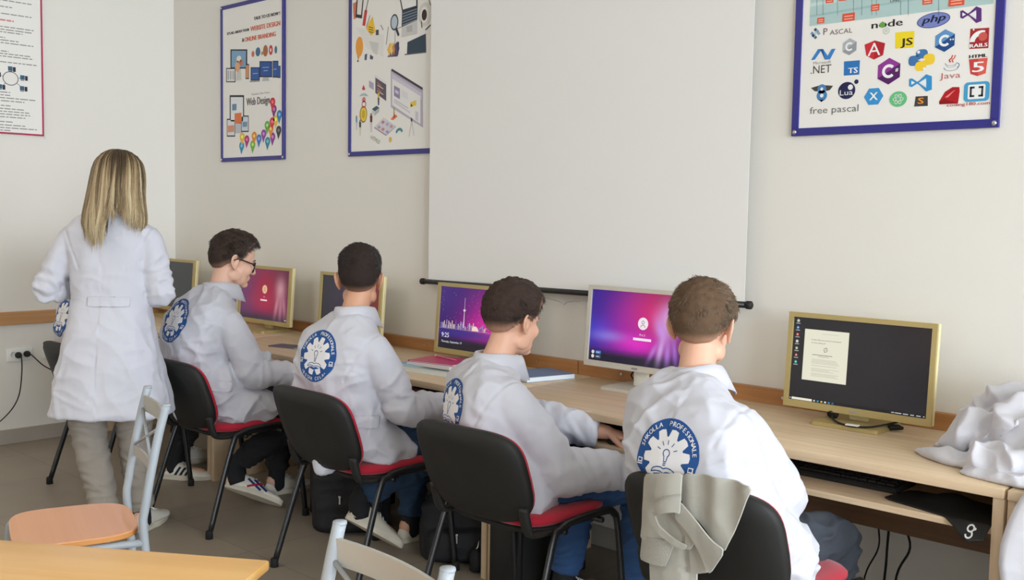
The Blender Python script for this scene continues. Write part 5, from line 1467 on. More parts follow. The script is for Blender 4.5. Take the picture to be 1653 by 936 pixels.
def short_hair(hd, o, base, style, n=9000):
    """style: dict(col, skin, mat, top, side, ...) - a thick cap over the skull and separate strands on it"""
    NU, NV = 96, 60
    az = np.linspace(0, 2*PI, NU, endpoint=False)
    def limit(a):                              # polar angle of the hairline; a = azimuth from the face (0) to the nape (pi)
        d = np.abs((a+PI) % (2*PI)-PI)
        fr, te, sb, be, na = style.get('line', (58, 66, 118, 104, 138))
        return np.radians(np.interp(np.degrees(d), [0, 35, 55, 72, 82, 95, 115, 145, 180], [fr, fr+1, te, te+14, sb, be, be+14, na-3, na]))
    def thick(D, a):
        top, side = style['top'], style['side']
        z = D[:, 2]
        k = np.clip((z-style.get('fade0', -.15))/(style.get('fade1', .55)-style.get('fade0', -.15)), 0, 1); k = k*k*(3-2*k)
        t = side+(top-side)*k
        t = t*(1+style.get('front', 0)*np.clip(D[:, 1], 0, 1)*np.clip(z, 0, 1))
        return t
    rows = []; tk = []
    for j in range(NV+1):
        th = limit(az)*(j/NV)**.9
        D = np.stack([np.sin(az)*np.sin(th), np.cos(az)*np.sin(th), np.cos(th)], 1)
        e = np.clip((1-j/NV)/.07, 0, 1)**.5
        t = thick(D, az)*e-.0022*(1-e)
        w = D*(hd.surf(D)+.0015+t)[:, None]
        rows.append(w); tk.append(t)
    rows = np.array(rows)
    # lumps in the thick part
    fl = rows.reshape(-1, 3)
    nz = perlin(fl*[55, 38, 55], 3)*.5+perlin(fl*[110, 60, 110], 5)*.25
    tkf = np.array(tk).ravel()
    rr = np.linalg.norm(fl, axis=1)
    fl = fl*(1+nz*np.clip(tkf, 0, .03)*.55/rr)[:, None]
    V = hd.w(fl)-base
    F = []
    for j in range(NV):
        for i in range(NU):
            i2 = (i+1) % NU
            F.append((j*NU+i, (j+1)*NU+i, (j+1)*NU+i2, j*NU+i2))
    cap = mesh_obj('hair', V, F, HAIRCAP, o, smooth=True)
    hc = np.array(srgb(*style['col'])); sk = np.array(srgb(*style['skin']))
    D = fl/np.linalg.norm(fl, axis=1)[:, None]
    lo, hi = style.get('skinfade', (-.75, -.2))
    edge = np.repeat(np.arange(NV+1)/NV, NU)
    k = np.clip((D[:, 2]-lo)/(hi-lo), 0, 1)
    back = np.clip(-D[:, 1]*.6+.5, 0, 1)
    k = k*np.clip((1-edge)/.16, 0, 1)
    k = np.clip(k*style.get('cover', .95), 0, 1)[:, None]
    set_col(cap, sk*(1-k)+hc*k)
    # strands
    rng = np.random.default_rng(style.get('seed', 1))
    u = rng.uniform(0, 1, n); a = rng.uniform(0, 2*PI, n)
    L = limit(a); z = 1-u*(1-np.cos(L*.96)); th = np.arccos(np.clip(z, -1, 1))
    D = np.stack([np.sin(a)*np.sin(th), np.cos(a)*np.sin(th), np.cos(th)], 1)
    t = thick(D, a)
    kk = np.clip((D[:, 2]-style.get('fade0', -.15))/(style.get('fade1', .55)-style.get('fade0', -.15)), 0, 1)
    root = D*(hd.surf(D)+.001+t*.72)[:, None]
    wh = np.array(style.get('whorl', (.1, -.75, .65))); wh = wh/np.linalg.norm(wh)
    fl_ = D-wh; fl_ = fl_-D*(fl_*D).sum(1)[:, None]
    fl_ = fl_/np.maximum(1e-6, np.linalg.norm(fl_, axis=1))[:, None]
    fl_ = fl_+np.array(style.get('comb', (0, 0, 0)))*kk[:, None]
    sw_ = style.get('swirl', .4); fl_ = fl_+np.cross(D, fl_)*sw_*np.exp(-((D-wh)**2).sum(1)/.15)[:, None]
    ln = style['slen']*(.35+.65*kk)*rng.uniform(.6, 1.25, n)
    nzv = np.stack([perlin(root*30, q) for q in (7, 8, 9)], 1)*.7+rng.normal(0, .16, (n, 3))
    lift = style.get('lift', .35)
    P = np.zeros((n, 5, 3)); P[:, 0] = root
    dirv = D*(lift*(.4+.6*kk))[:, None]+fl_+nzv*.6
    dirv = dirv/np.linalg.norm(dirv, axis=1)[:, None]
    for q in range(1, 5):
        dirv = dirv-D*(.10*kk)[:, None]*q*.5+nzv*.10
        dirv = dirv/np.linalg.norm(dirv, axis=1)[:, None]
        P[:, q] = P[:, q-1]+dirv*(ln/4)[:, None]
    keep = rng.uniform(0, 1, n) < np.clip((1-(1-np.cos(th))/(1-np.cos(L)))/.22, 0, 1)
    lowf = np.clip((D[:, 2]-lo)/(hi-lo), 0, 1); keep &= rng.uniform(0, 1, n) < lowf**1.3
    P = P[keep]
    Pw = hd.w(P.reshape(-1, 3)).reshape(P.shape)-base
    strands('hair_strands', None, Pw, np.full(len(P), style.get('rad', .0008)), style['mat'], cap)
    return cap

def collar(mb, c, up, fwd, r0=.066, h=.042, drop=.030, front=.05, open_=.45, wid=1.0):
    """folded shirt collar around the neck axis"""
    r, f, u = frame_of(fwd, up)
    f = np.cross(u, r)
    R = []
    for i in range(41):
        a = -PI/2-(PI-open_)+2*(PI-open_)*i/40        # from one front corner round the back to the other
        d = np.cos(a)*r*wid+np.sin(a)*f*1.05
        fr = np.clip(math.sin(a), -1, 1)               # 1 at the face side
        k = max(0, fr)
        top = h*(1-.35*k); dr = drop*(1+1.0*k)
        prof = [(r0-.002, -.02), (r0-.004, top-.004), (r0, top), (r0+.005, top-.001), (r0+.012, top*.5), (r0+.024+.01*k, -dr), (r0+.020+.01*k, -dr), (r0+.006, top*.35), (r0+.004, -.02)]
        R.append(np.array([c+d*x+u*z+f*front*k*.5 for x, z in prof]))
    mb.rings(R)

def emblem_art():
    a = Art(); B = srgb(36, 80, 142); Wc = srgb(228, 226, 228)
    a.ell(0, 0, .1, .1, B, 1, 56)
    # gear
    P = []
    nt_ = 10
    for i in range(nt_):
        b0 = 2*PI*i/nt_+.1
        for da, r in ((-.27, .053), (-.16, .072), (.0, .0735), (.16, .072), (.27, .053), (.314, .0525)):
            P.append((r*math.cos(b0+da), r*math.sin(b0+da)))
    a.poly(P, Wc, 2)
    # lamp
    a.ring(0, .010, .0085, .0112, B, 3, 20, -PI*.36, PI*1.36)
    for s in (-1, 1): a.line((s*.0055, .0005), (s*.004, -.011), .0026, B, 3)
    for i in range(3): a.line((-.0045, -.012-.0045*i), (.0045, -.012-.0045*i), .0026, B, 3)
    for q in (20, 55, 90, 125, 160): a.line((.022*math.cos(math.radians(q)), .010+.022*math.sin(math.radians(q))), (.034*math.cos(math.radians(q)), .010+.034*math.sin(math.radians(q))), .0022, B, 3)
    # open book
    for s in (-1, 1):
        a.path([(0, -.030), (s*.010, -.0265), (s*.022, -.0275), (s*.034, -.032)], .0026, B, 3)
        a.path([(s*.034, -.032), (s*.040, -.042), (s*.024, -.0375), (s*.010, -.037), (0, -.041)], .0026, B, 3)
    a.poly([(-.032, -.045), (-.01, -.041), (0, -.045), (.01, -.041), (.032, -.045), (.012, -.050), (0, -.053), (-.012, -.050)], B, 3)
    def arc(s, a0, a1, r, h, flip=False):
        wd = {'I': .45, ' ': .6, '"': .5, 'L': .85, 'J': .7, 'M': 1.25}
        ws = [wd.get(ch, 1.0) for ch in s]; tot = sum(ws); p = 0
        for ch, w in zip(s, ws):
            t = math.radians(a0+(a1-a0)*(p+w/2)/tot); p += w
            if ch != ' ': a.text(ch, r*math.cos(t), r*math.sin(t), h, Wc, 3, rot=t-PI/2+(PI if flip else 0), bold=.0004)
    arc('SHKOLLA', 170, 112, .0865, .0125); arc('PROFESIONALE', 97, 8, .0865, .0125); arc('"BEQIR ÇELA"', 222, 318, .0875, .0125, True)
    for s in (-1, 1):
        cx, cy = s*.0835, -.022
        a.rect(cx-.008, cy-.004, cx+.008, cy+.008, Wc, 3); a.rect(cx-.005, cy-.001, cx+.005, cy+.0055, B, 4); a.rect(cx-.009, cy-.009, cx+.009, cy-.006, Wc, 3)
    return a
EMB = emblem_art()
def wrap_art(art, name, bvh, c, n, up, parent, base, m, eps=.0007, L=.010, lift=.0006):
    n = nrm(n); up = nrm(np.asarray(up)-n*np.dot(up, n)); R = np.cross(up, n)
    Vs, Fs, Cs = [], [], []; k = 0
    for uv, faces, col, layer in art.items:
        V, F = refine(np.column_stack([uv, np.zeros(len(uv))]), faces, L)
        out = []
        for u, v, _ in V:
            p = Vector(c+u*R+v*up+n*.3)
            hit, hn, _, _ = bvh.ray_cast(p, Vector(-n))
            if hit is None: out.append(c+u*R+v*up); continue
            out.append(np.array(hit)+np.array(hn)*(lift+layer*eps)*(1 if hn.dot(Vector(n)) > 0 else -1))
        Vs.append(np.array(out)-base); Fs += [tuple(i+k for i in f) for f in F]; k += len(V)
        Cs.append(np.tile(np.array(col), (len(V), 1)))
    o = mesh_obj(name, np.vstack(Vs), Fs, m, parent, recalc=False, smooth=True)
    if isinstance(m, bpy.types.Material) and m.name == 'screen printed emblem': set_col(o, np.vstack(Cs))
    return o

def seg_dist(P, pts):
    """distance to a polyline and the arc length of the nearest point"""
    best = np.full(len(P), 9.0); sl = np.zeros(len(P)); acc = 0
    for a, b in zip(pts[:-1], pts[1:]):
        d = b-a; L = np.linalg.norm(d); t = np.clip(((P-a)@d)/(L*L), 0, 1)
        q = np.linalg.norm(P-(a+t[:, None]*d), axis=1)
        m = q < best; best[m] = q[m]; sl[m] = acc+t[m]*L; acc += L
    return best, sl

def shoe(o, base, heel, toe, up, main, accent=None, L=.285, stripes=None, label=None):
    """heel, toe: points on the ground side of the sole"""
    f = nrm(toe-heel); u = nrm(np.asarray(up)-f*np.dot(up, f)); r = np.cross(f, u)
    R = []
    for q, w, hh in ((.00, .018, .055), (.02, .030, .080), (.07, .036, .092), (.11, .037, .090), (.15, .040, .072), (.19, .046, .056), (.23, .046, .046), (.262, .036, .038), (.28, .018, .028)):
        an = np.linspace(0, PI, 17)
        ring = [heel+f*q*L/.285+r*w*math.copysign(abs(math.cos(t))**.8, math.cos(t))+u*(.020+(hh-.02)*math.sin(t)**.8) for t in an]
        R.append(np.array(ring))
    m = MB(); m.rings(R)
    s = m.build('shoe', main, o, smooth=True)
    s.data.transform(Matrix.Translation(Vector(-base)))
    O = []
    for i in range(40):
        t = 2*PI*i/40; c, sn_ = math.cos(t), math.sin(t)
        q = .141+.148*sn_
        w = .048*math.copysign(abs(c)**.7, c)*(.80+.20*math.sin(q*10)) * (1 if q > .1 else .86)
        O.append((q*L/.285, w))
    m = MB(); R = []
    for fac, z in ((.5, 0), (.97, 0), (1.0, .004), (1.0, .020), (.985, .026), (.5, .026)):
        R.append(np.array([heel+f*(.141+(q-.141)*fac)+r*w*fac+u*z for q, w in O]))
    m.rings(R); so_ = m.build('shoe_sole', SOLE, s, smooth=False, auto=40); so_.data.transform(Matrix.Translation(Vector(-base)))
    # laces across the instep
    m = MB()
    for q, hh in ((.125, .088), (.145, .078), (.165, .067), (.185, .060)):
        m.tube([heel+f*q-r*.022+u*(hh-.012), heel+f*q+u*(hh+.002), heel+f*q+r*.022+u*(hh-.012)], .003, 6, smooth=3)
    lc = m.build('laces', M['white'], s, smooth=True); lc.data.transform(Matrix.Translation(Vector(-base)))
    if stripes:
        side, cols, kind = stripes
        m = MB(); bvh = BVHTree.FromPolygons([tuple(v.co) for v in s.data.vertices], [tuple(p.vertices) for p in s.data.polygons])
        a = Art()
        if kind == 'bars':
            for i in range(3): a.poly([(.085+.028*i, .028), (.100+.028*i, .028), (.125+.026*i, .070-.004*i), (.112+.026*i, .072-.004*i)], cols[0], 1)
        else:
            for i, (p, q) in enumerate((((.09, .070), (.17, .030)), ((.12, .075), (.20, .034)))): a.line(p, q, .011, cols[0], 1)
            a.line((.10, .030), (.165, .066), .011, cols[1], 2)
        mt = attr_mat('shoe side marking', .6)
        n_ = r*side
        Vs, Fs, Cs, k = [], [], [], 0
        for uv, faces, col, lay in a.items:
            V, F = refine(np.column_stack([uv, np.zeros(len(uv))]), faces, .012)
            for x, y, _ in V:
                p = heel-base+f*x+u*y+n_*.12
                h_, hn, _, _ = bvh.ray_cast(Vector(p), Vector(-n_))
                Vs.append(np.array(h_)+np.array(n_)*(.001+.0006*lay) if h_ is not None else p-n_*.08)
            Fs += [tuple(i+k for i in ff) for ff in F]; k += len(V); Cs.append(np.tile(col, (len(V), 1)))
        so2 = mesh_obj('side_stripes', np.array(Vs), Fs, mt, s, recalc=False); set_col(so2, np.vstack(Cs))
    return s

def person(label, S):
    """S: the pose in room coordinates; one continuous body, clothes and hair its children"""
    base = V3(*S['base'])
    R_, F_ = S['R'], S['F']
    U_ = V3(0, 0, 1)
    def tframe(pts, i, R):
        t = nrm(pts[min(i+1, len(pts)-1)]-pts[max(i-1, 0)])
        f = nrm(np.cross(t, R)); return R, f
    TP = [np.asarray(p[0], float) for p in S['torso']]
    def torso(mb, sc, upto=None, extra=0.0):
        rings = []
        for i, (p, a, bf, bb) in enumerate(S['torso'][:upto]):
            rr = S['Rs'][i] if 'Rs' in S else R_
            r, f = tframe(TP, i, rr)
            rings.append(sect(p, r, f, a*sc+extra, bf*sc+extra, bb*sc+extra))
        mb.rings(rings)
    hd = Head(S['head'], S['hfwd'], S.get('hup', (0, 0, 1)), S.get('hsc', 1.05))
    # ---- body
    b = MB(); torso(b, .84)
    nb = TP[-1]
    skull = hd.w((0, -.018, -.085))
    b.tube([nb-(skull-nb)*.45, nb, (nb+skull)/2, skull, hd.w((0, -.005, -.04))], np.array([.060, .056, .052, .052, .050])*S.get('neck', 1.0), 18, smooth=4)
    hd.add(b)
    for sd in ('L', 'R'):
        sh, el, wr_ = [np.asarray(q, float) for q in S['arm'+sd]]
        b.tube([sh, sh*.5+el*.5, el, el*.6+wr_*.4, wr_], [.052, .045, .038, .039, .027], 14, smooth=5, round_ends=True)
        hp, kn, an = [np.asarray(q, float) for q in S['leg'+sd]]
        b.tube([hp, hp*.5+kn*.5, kn, kn*.65+an*.35, an], [.080, .070, .052, .050, .034], 14, smooth=5, round_ends=True)
        hd_, hb = S['hand'+sd][:2]
        hand(b, wr_, hd_, hb, (-1 if sd == 'R' else 1), *S['hand'+sd][2:])
        heel, toe = [np.asarray(q, float) for q in S['foot'+sd]]
        up = S.get('fup'+sd, U_)
        b.tube([an, heel+nrm(up)*.05+(toe-heel)*.12, heel+nrm(up)*.045+(toe-heel)*.45, heel+nrm(up)*.035+(toe-heel)*.8], [.034, .033, .030, .022], 12, smooth=3, round_ends=True)
    V, F, E = remesh(b, .0042, 5, .5)
    # hollow of the ear
    for q in (-1, 1):
        lc = hd.loc(V); dd = np.exp(-((lc[:, 1]+.012)/.009)**2-((lc[:, 2]+.040)/.013)**2)*(lc[:, 0]*q > .070)
        V = V-np.outer(dd*.007*q, hd.r)
    o = mesh_obj('person', V-base, F, SKIN[S.get('skin', 0)], None, tuple(base), smooth=True)
    tag(o, label, 'person')
    hd.extras(o, base)
    # ---- coat
    c = MB(); torso(c, 1.0)
    arms = {}
    for sd in ('L', 'R'):
        sh, el, wr_ = [np.asarray(q, float) for q in S['arm'+sd]]
        ctr = TP[-2]
        s0 = sh*.75+np.array(ctr)*.25
        cuff = wr_+(el-wr_)*S.get('cuff', .06)
        k = S.get('sleeve', 1.0)*S.get('sleeve'+sd, 1.0)
        arms[sd] = np.array([sh, el, cuff])
        c.tube([s0, sh, sh*.6+el*.4, sh*.2+el*.8, el+(el-(sh+wr_)/2)*.06, el*.6+cuff*.4, cuff*.75+el*.25, cuff], np.array([.056, .062, .066, .063, .064, .060, .054, .049])*k, 20, smooth=4)
    for P, r in S.get('skirt', []):
        c.tube([np.asarray(p, float) for p in P], r, 22, smooth=4, round_ends=True, flat=S.get('skirtflat'))
    V, F, E = remesh(c, .0062, S.get('csm', 7), .5)
    N = vnormals(V, F)
    sd_ = S.get('seed', 1)
    rel = V-base
    q = np.stack([rel@R_, rel@F_, rel[:, 2]], 1)
    wp = np.stack([perlin(q*4.5, sd_+i) for i in range(3)], 1)
    dA = np.full(len(V), 9.0)
    disp = np.zeros(len(V))
    for sd in ('L', 'R'):
        A = arms[sd]
        d, s = seg_dist(V, A); dA = np.minimum(dA, d)
        L1 = np.linalg.norm(A[1]-A[0]); L2 = L1+np.linalg.norm(A[2]-A[1])
        w = np.clip((.095-d)/.03, 0, 1)*np.clip((s+.0)/.10, 0, 1)
        ax = nrm(A[2]-A[0])
        t2 = np.stack([s*24+wp[:, 0]*1.6+(q[:, 2]*10), q[:, 0]*7+wp[:, 1]*.6, q[:, 1]*7], 1)
        r1 = ridge(perlin(t2, sd_+11+ord(sd)))
        t3 = np.stack([s*9+wp[:, 1]*1.2+q[:, 0]*8, q[:, 1]*9, q[:, 2]*9], 1)
        r2 = ridge(perlin(t3, sd_+31+ord(sd)))
        amp = .0045+.0095*np.exp(-((s-L1)/.09)**2)+.006*np.exp(-((s-L2)/.06)**2)
        disp += w*((r1-.45)*amp+(r2-.4)*.008)
    wt = np.clip((dA-.075)/.05, 0, 1)
    zlo, zhi = S.get('ztor', (.5, 1.0))
    low = np.clip((zhi-V[:, 2])/(zhi-zlo), 0, 1)
    f1 = ridge(perlin(np.stack([q[:, 0]*8+q[:, 2]*4*np.sign(q[:, 0])+wp[:, 0]*.9, q[:, 1]*8, q[:, 2]*3.2+wp[:, 1]*.4], 1), sd_+51))
    f2 = ridge(perlin(np.stack([q[:, 0]*5-q[:, 2]*9*np.sign(q[:, 0]), q[:, 1]*6, q[:, 2]*9+wp[:, 2]*.8], 1), sd_+71))
    f3 = ridge(perlin(np.stack([q[:, 0]*20+wp[:, 0], q[:, 1]*20, q[:, 2]*12+wp[:, 1]], 1), sd_+91))
    ta = S.get('tamp', 1.0)
    disp += wt*ta*((f1**1.4-.3)*(.008+.014*low)+(f2**1.4-.3)*(.006+.011*low)+(f3-.4)*.003)
    # seams where the sleeves are set in
    if 'emblem' in S:                       # the printed patch stays flatter
        disp *= 1-.85*np.exp(-(np.linalg.norm(V-V3(*S['emblem'][0]), axis=1)/.125)**4)
    for sd in ('L', 'R'):
        sh = arms[sd][0]; axis = nrm(nrm(arms[sd][1]-sh)*.55+(R_ if sd == 'R' else -R_)*.9)
        t = (V-sh)@axis+.012
        near = np.linalg.norm(V-sh, axis=1) < .17
        disp += near*(-.0035*np.exp(-(t/.0055)**2)+.0015*np.exp(-((t-.012)/.006)**2))
    V = V+N*disp[:, None]
    V = lap(V, E, 1, .3)
    for fn in S.get('fix', []): V = fn(V)
    coat = mesh_obj('lab_coat', V-base, F, M['coat'], o, smooth=True)
    m = MB(); cn = S.get('collar', {})
    cc = np.asarray(cn.get('c', nb), float); cu_ = cn.get('up', skull-nb)
    collar(m, cc-base, nrm(cu_), F_ if 'fwd' not in cn else cn['fwd'], **{k: v for k, v in cn.items() if k not in ('c', 'up', 'fwd')})
    m.build('collar', M['coat'], coat, smooth=True)
    bvh = BVHTree.FromPolygons(V.tolist(), [tuple(f) for f in F])
    if 'emblem' in S:
        ec, en, eu = S['emblem']
        wrap_art(EMB, 'emblem', bvh, V3(*ec), en, eu, coat, base, M['emblem'])
    if 'belt' in S:
        bc, bn, bu, bw, bh = S['belt']
        a = Art(); a.rrect(-bw/2, -bh/2, bw/2, bh/2, .006, (1, 1, 1, 1), 1)
        be = wrap_art(a, 'half_belt', bvh, V3(*bc), bn, bu, coat, base, M['coat'], lift=.003)
        md = be.modifiers.new('t', 'SOLIDIFY'); md.thickness = .004; md.offset = 0
    for (pc, pn, pu, pw, ph) in S.get('pockets', []):
        a = Art(); a.rrect(-pw/2, -ph/2, pw/2, ph/2, .006, (1, 1, 1, 1), 1)
        be = wrap_art(a, 'pocket', bvh, V3(*pc), pn, pu, coat, base, M['coat'], lift=.002)
    # ---- trousers
    t = MB()
    kt = S.get('tk', 1.0)
    for sd in ('L', 'R'):
        hp, kn, an = [np.asarray(q, float) for q in S['leg'+sd]]
        an2 = an+(kn-an)*S.get('hem', .05)
        t.tube([hp-(kn-hp)*.15, hp, hp*.5+kn*.5, kn, kn*.65+an*.35, an2*.8+kn*.2, an2], np.array([.08, .094, .088, .074, .068, .060, .056])*kt, 20, smooth=5)
    hl, hr = np.asarray(S['legL'][0], float), np.asarray(S['legR'][0], float)
    t.ell((hl+hr)/2+V3(0, 0, .02), (.165*kt, .12, .10), np.array([R_, F_, U_]))
    V, F, E = remesh(t, .0075, 5)
    N = vnormals(V, F)
    w2 = perlin(V*7, sd_+5)
    r1 = ridge(perlin(np.stack([V[:, 0]*7+w2, V[:, 1]*7, V[:, 2]*24+w2*1.5], 1), sd_+7))
    V = V+N*((r1-.4)*S.get('tfold', .012))[:, None]
    mesh_obj('trousers', V-base, F, S['trousers'], o, smooth=True)
    for sd in ('L', 'R'):
        heel, toe = [np.asarray(q, float) for q in S['foot'+sd]]
        shoe(o, base, heel, toe, S.get('fup'+sd, U_), S.get('shoe', SHOE_W), stripes=S.get('stripes'+sd))
        if S.get('socks'):
            an = np.asarray(S['leg'+sd][2], float); kn = np.asarray(S['leg'+sd][1], float)
            m = MB(); m.tube([an-base+(kn-an)*.25, an-base, an-base+(heel+(toe-heel)*.2-an)*.45, an-base+(heel+(toe-heel)*.25-an)*.7], [.041, .043, .044, .040], 14, smooth=3); m.build('sock', S['socks'], o, smooth=True)
    return o, hd, base

X_, Y_ = V3(1, 0, 0), V3(0, 1, 0)
def tilt(deg):                      # forward vector turned from +Y (positive: to the sitter's right)
    a = math.radians(deg); return V3(math.sin(a), math.cos(a), 0)
def seated(c, ppl, w=1.0, lean=0.0):
    """torso sections from the seat up through ppl = [pelvis, waist, mid, shoulder line, neck base] points"""
    pe, wa, mi, sh, nk = [V3(*p) for p in ppl]
    return [(pe+V3(0, 0, -.055), .19*w, .14, .115), (pe, .205*w, .155, .135), (wa, .185*w, .135, .125), (mi, .190*w, .125, .130), ((mi+sh)/2, .198*w, .118, .128), (sh, .195*w, .098, .112),
            (sh*.45+nk*.55, .128*w, .078, .088), (nk, .082*w, .060, .066)]

# ---- student in the foreground (brown hair)
br_hair = hair_material('brown hair', [(0, (58, 44, 34)), (.5, (92, 73, 56)), (1, (142, 118, 92))])
cy = 2.57
P4 = [(-1.43, 2.44, .545), (-1.455, 2.355, .665), (-1.500, 2.322, .795), (-1.552, 2.385, .912), (-1.588, 2.455, .988)]
S4 = dict(base=(-1.50, 2.55, 0), R=nrm(V3(1, -.06, 0)), F=nrm(V3(.06, 1, 0)), torso=seated(0, P4, 1.06), head=(-1.618, 2.53, 1.168), hfwd=(-.30, .94, -.12), hsc=1.06,
          armR=[(-1.402, 2.40, .878), (-1.335, 2.50, .705), (-1.56, 2.74, .685)], armL=[(-1.715, 2.41, .866), (-1.745, 2.57, .69), (-1.69, 2.86, .675)],
          handR=((-.5, 1, -.1), (0, .1, 1)), handL=((.2, 1, -.1), (0, .1, 1)),
          legR=[(-1.395, 2.54, .535), (-1.355, 2.90, .485), (-1.33, 2.76, .10)], legL=[(-1.60, 2.57, .53), (-1.64, 2.98, .50), (-1.66, 2.92, .10)],
          footR=[(-1.33, 2.68, .0), (-1.31, 2.96, .0)], footL=[(-1.66, 2.86, 0), (-1.67, 3.14, 0)], trousers=JEANS_K, tk=.93, shoe=SHOE_W, sleeve=1.10, seed=4, skin=0,
          skirt=[([(-1.37, 2.40, .64), (-1.335, 2.42, .56), (-1.300, 2.50, .50)], [.09, .10, .075]), ([(-1.60, 2.48, .58), (-1.61, 2.64, .57)], [.11, .10])],
          emblem=((-1.510, 2.19, .824), (.0, -1, .10), (0, 0, 1)), collar=dict(r0=.066, h=.040, drop=.030))
o4, h4, b4 = person('person with short brown hair in white coat, sitting nearest, seen from behind', S4)
short_hair(h4, o4, b4, dict(col=(84, 66, 50), skin=(176, 136, 110), mat=br_hair, top=.017, side=.0045, fade0=-.55, fade1=.3, slen=.020, skinfade=(-.93, -.45), whorl=(.25, -.62, .74), swirl=.9, lift=.3, front=.3, seed=4, line=(54, 62, 112, 108, 141)), 11000)

# ---- student reaching for the mouse (dark brown hair)
dk_hair = hair_material('dark brown hair', [(0, (20, 15, 14)), (.6, (42, 32, 30)), (1, (92, 74, 66))])
P3 = [(-2.36, 2.50, .535), (-2.385, 2.465, .655), (-2.415, 2.45, .775), (-2.430, 2.485, .875), (-2.438, 2.515, .938)]
S3 = dict(base=(-2.38, 2.55, 0), R=nrm(V3(1, -.34, 0)), F=nrm(V3(.34, 1, 0)), torso=seated(0, P3, 1.0), head=(-2.425, 2.585, 1.115), hfwd=(.02, .97, -.16), hsc=1.06,
          armR=[(-2.285, 2.43, .825), (-2.175, 2.555, .605), (-2.09, 2.85, .565)], armL=[(-2.585, 2.56, .845), (-2.50, 2.73, .715), (-2.235, 2.885, .675)],
          handR=((.1, 1, -.1), (0, .1, 1)), handL=((.75, .55, -.25), (.1, .15, 1), .35), cuff=.10,
          legR=[(-2.27, 2.56, .53), (-2.135, 2.97, .50), (-2.13, 2.93, .10)], legL=[(-2.45, 2.56, .53), (-2.41, 2.98, .50), (-2.40, 2.86, .10)],
          footR=[(-2.13, 2.87, .0), (-2.11, 3.15, .0)], footL=[(-2.40, 2.80, 0), (-2.39, 3.08, 0)], trousers=DENIM, socks=TROUS_K, shoe=TROUS_K, sleeve=1.18, sleeveR=1.08, seed=9, skin=0,
          skirt=[([(-2.28, 2.44, .64), (-2.265, 2.43, .555)], [.08, .085]), ([(-2.46, 2.48, .58), (-2.48, 2.60, .56)], [.11, .10])],
          emblem=((-2.495, 2.32, .800), (-.34, -1, .12), (0, 0, 1)), collar=dict(r0=.064, h=.040, drop=.032))
o3, h3, b3 = person('person with dark fringe in white coat, right sleeve on lap, left hand on mouse', S3)
short_hair(h3, o3, b3, dict(col=(38, 30, 28), skin=(186, 142, 118), mat=dk_hair, top=.022, side=.0035, fade0=-.55, fade1=.15, slen=.020, skinfade=(-.84, -.36), whorl=(.05, -.55, .83), swirl=.5, lift=.2, front=.25, seed=3, line=(58, 66, 110, 106, 140)), 11000)

# ---- black haired student turned to the left
bk_hair = hair_material('black hair', [(0, (16, 15, 16)), (.6, (28, 26, 27)), (1, (52, 48, 48))], .45)
P2 = [(-3.235, 2.49, .545), (-3.235, 2.45, .68), (-3.23, 2.445, .83), (-3.222, 2.47, .955), (-3.208, 2.50, 1.040)]
S2 = dict(base=(-3.22, 2.55, 0), R=nrm(V3(1, .06, 0)), F=nrm(V3(-.06, 1, 0)), torso=seated(0, P2, 1.04), head=(-3.235, 2.55, 1.215), hfwd=(-.72, .69, -.06), hsc=1.05,
          armR=[(-3.050, 2.48, .915), (-2.985, 2.57, .695), (-2.985, 2.86, .665)], armL=[(-3.405, 2.48, .915), (-3.47, 2.60, .70), (-3.36, 2.88, .675)],
          handR=((-.05, 1, -.1), (0, .1, 1)), handL=((.2, 1, -.1), (0, .1, 1)),
          legR=[(-3.12, 2.57, .535), (-3.06, 2.97, .50), (-3.335, 2.645, .265)], legL=[(-3.32, 2.57, .535), (-3.36, 2.98, .50), (-3.36, 2.94, .10)],
          footR=[(-3.345, 2.575, .175), (-3.265, 2.79, .025)], fupR=nrm(V3(.0, .6, .75)), socks=TROUS_K, footL=[(-3.36, 2.88, 0), (-3.37, 3.16, 0)], trousers=DENIM_D, shoe=SHOE_T, sleeve=1.08, seed=14, skin=1,
          skirt=[([(-3.12, 2.47, .66), (-3.10, 2.50, .56), (-3.07, 2.60, .53)], [.09, .10, .075]), ([(-3.33, 2.48, .57), (-3.33, 2.60, .56)], [.11, .10]), ([(-3.2, 2.42, .55), (-3.22, 2.385, .485)], [.08, .05])],
          belt=((-3.06, 2.40, .655), (.75, -.65, 0), (.12, 0, 1), .17, .045),
          emblem=((-3.217, 2.33, .895), (-.05, -1, .08), (0, 0, 1)), collar=dict(r0=.064, h=.040, drop=.030))
o2, h2, b2 = person('person with short black hair in white coat and blue jeans, head turned left', S2)
short_hair(h2, o2, b2, dict(col=(24, 22, 23), skin=(160, 120, 98), mat=bk_hair, top=.019, side=.0045, fade0=.05, fade1=.85, slen=.017, skinfade=(-1.0, -.62), whorl=(.1, -.5, .86), swirl=.8, lift=.35, seed=2, line=(56, 64, 112, 110, 142)), 10000)

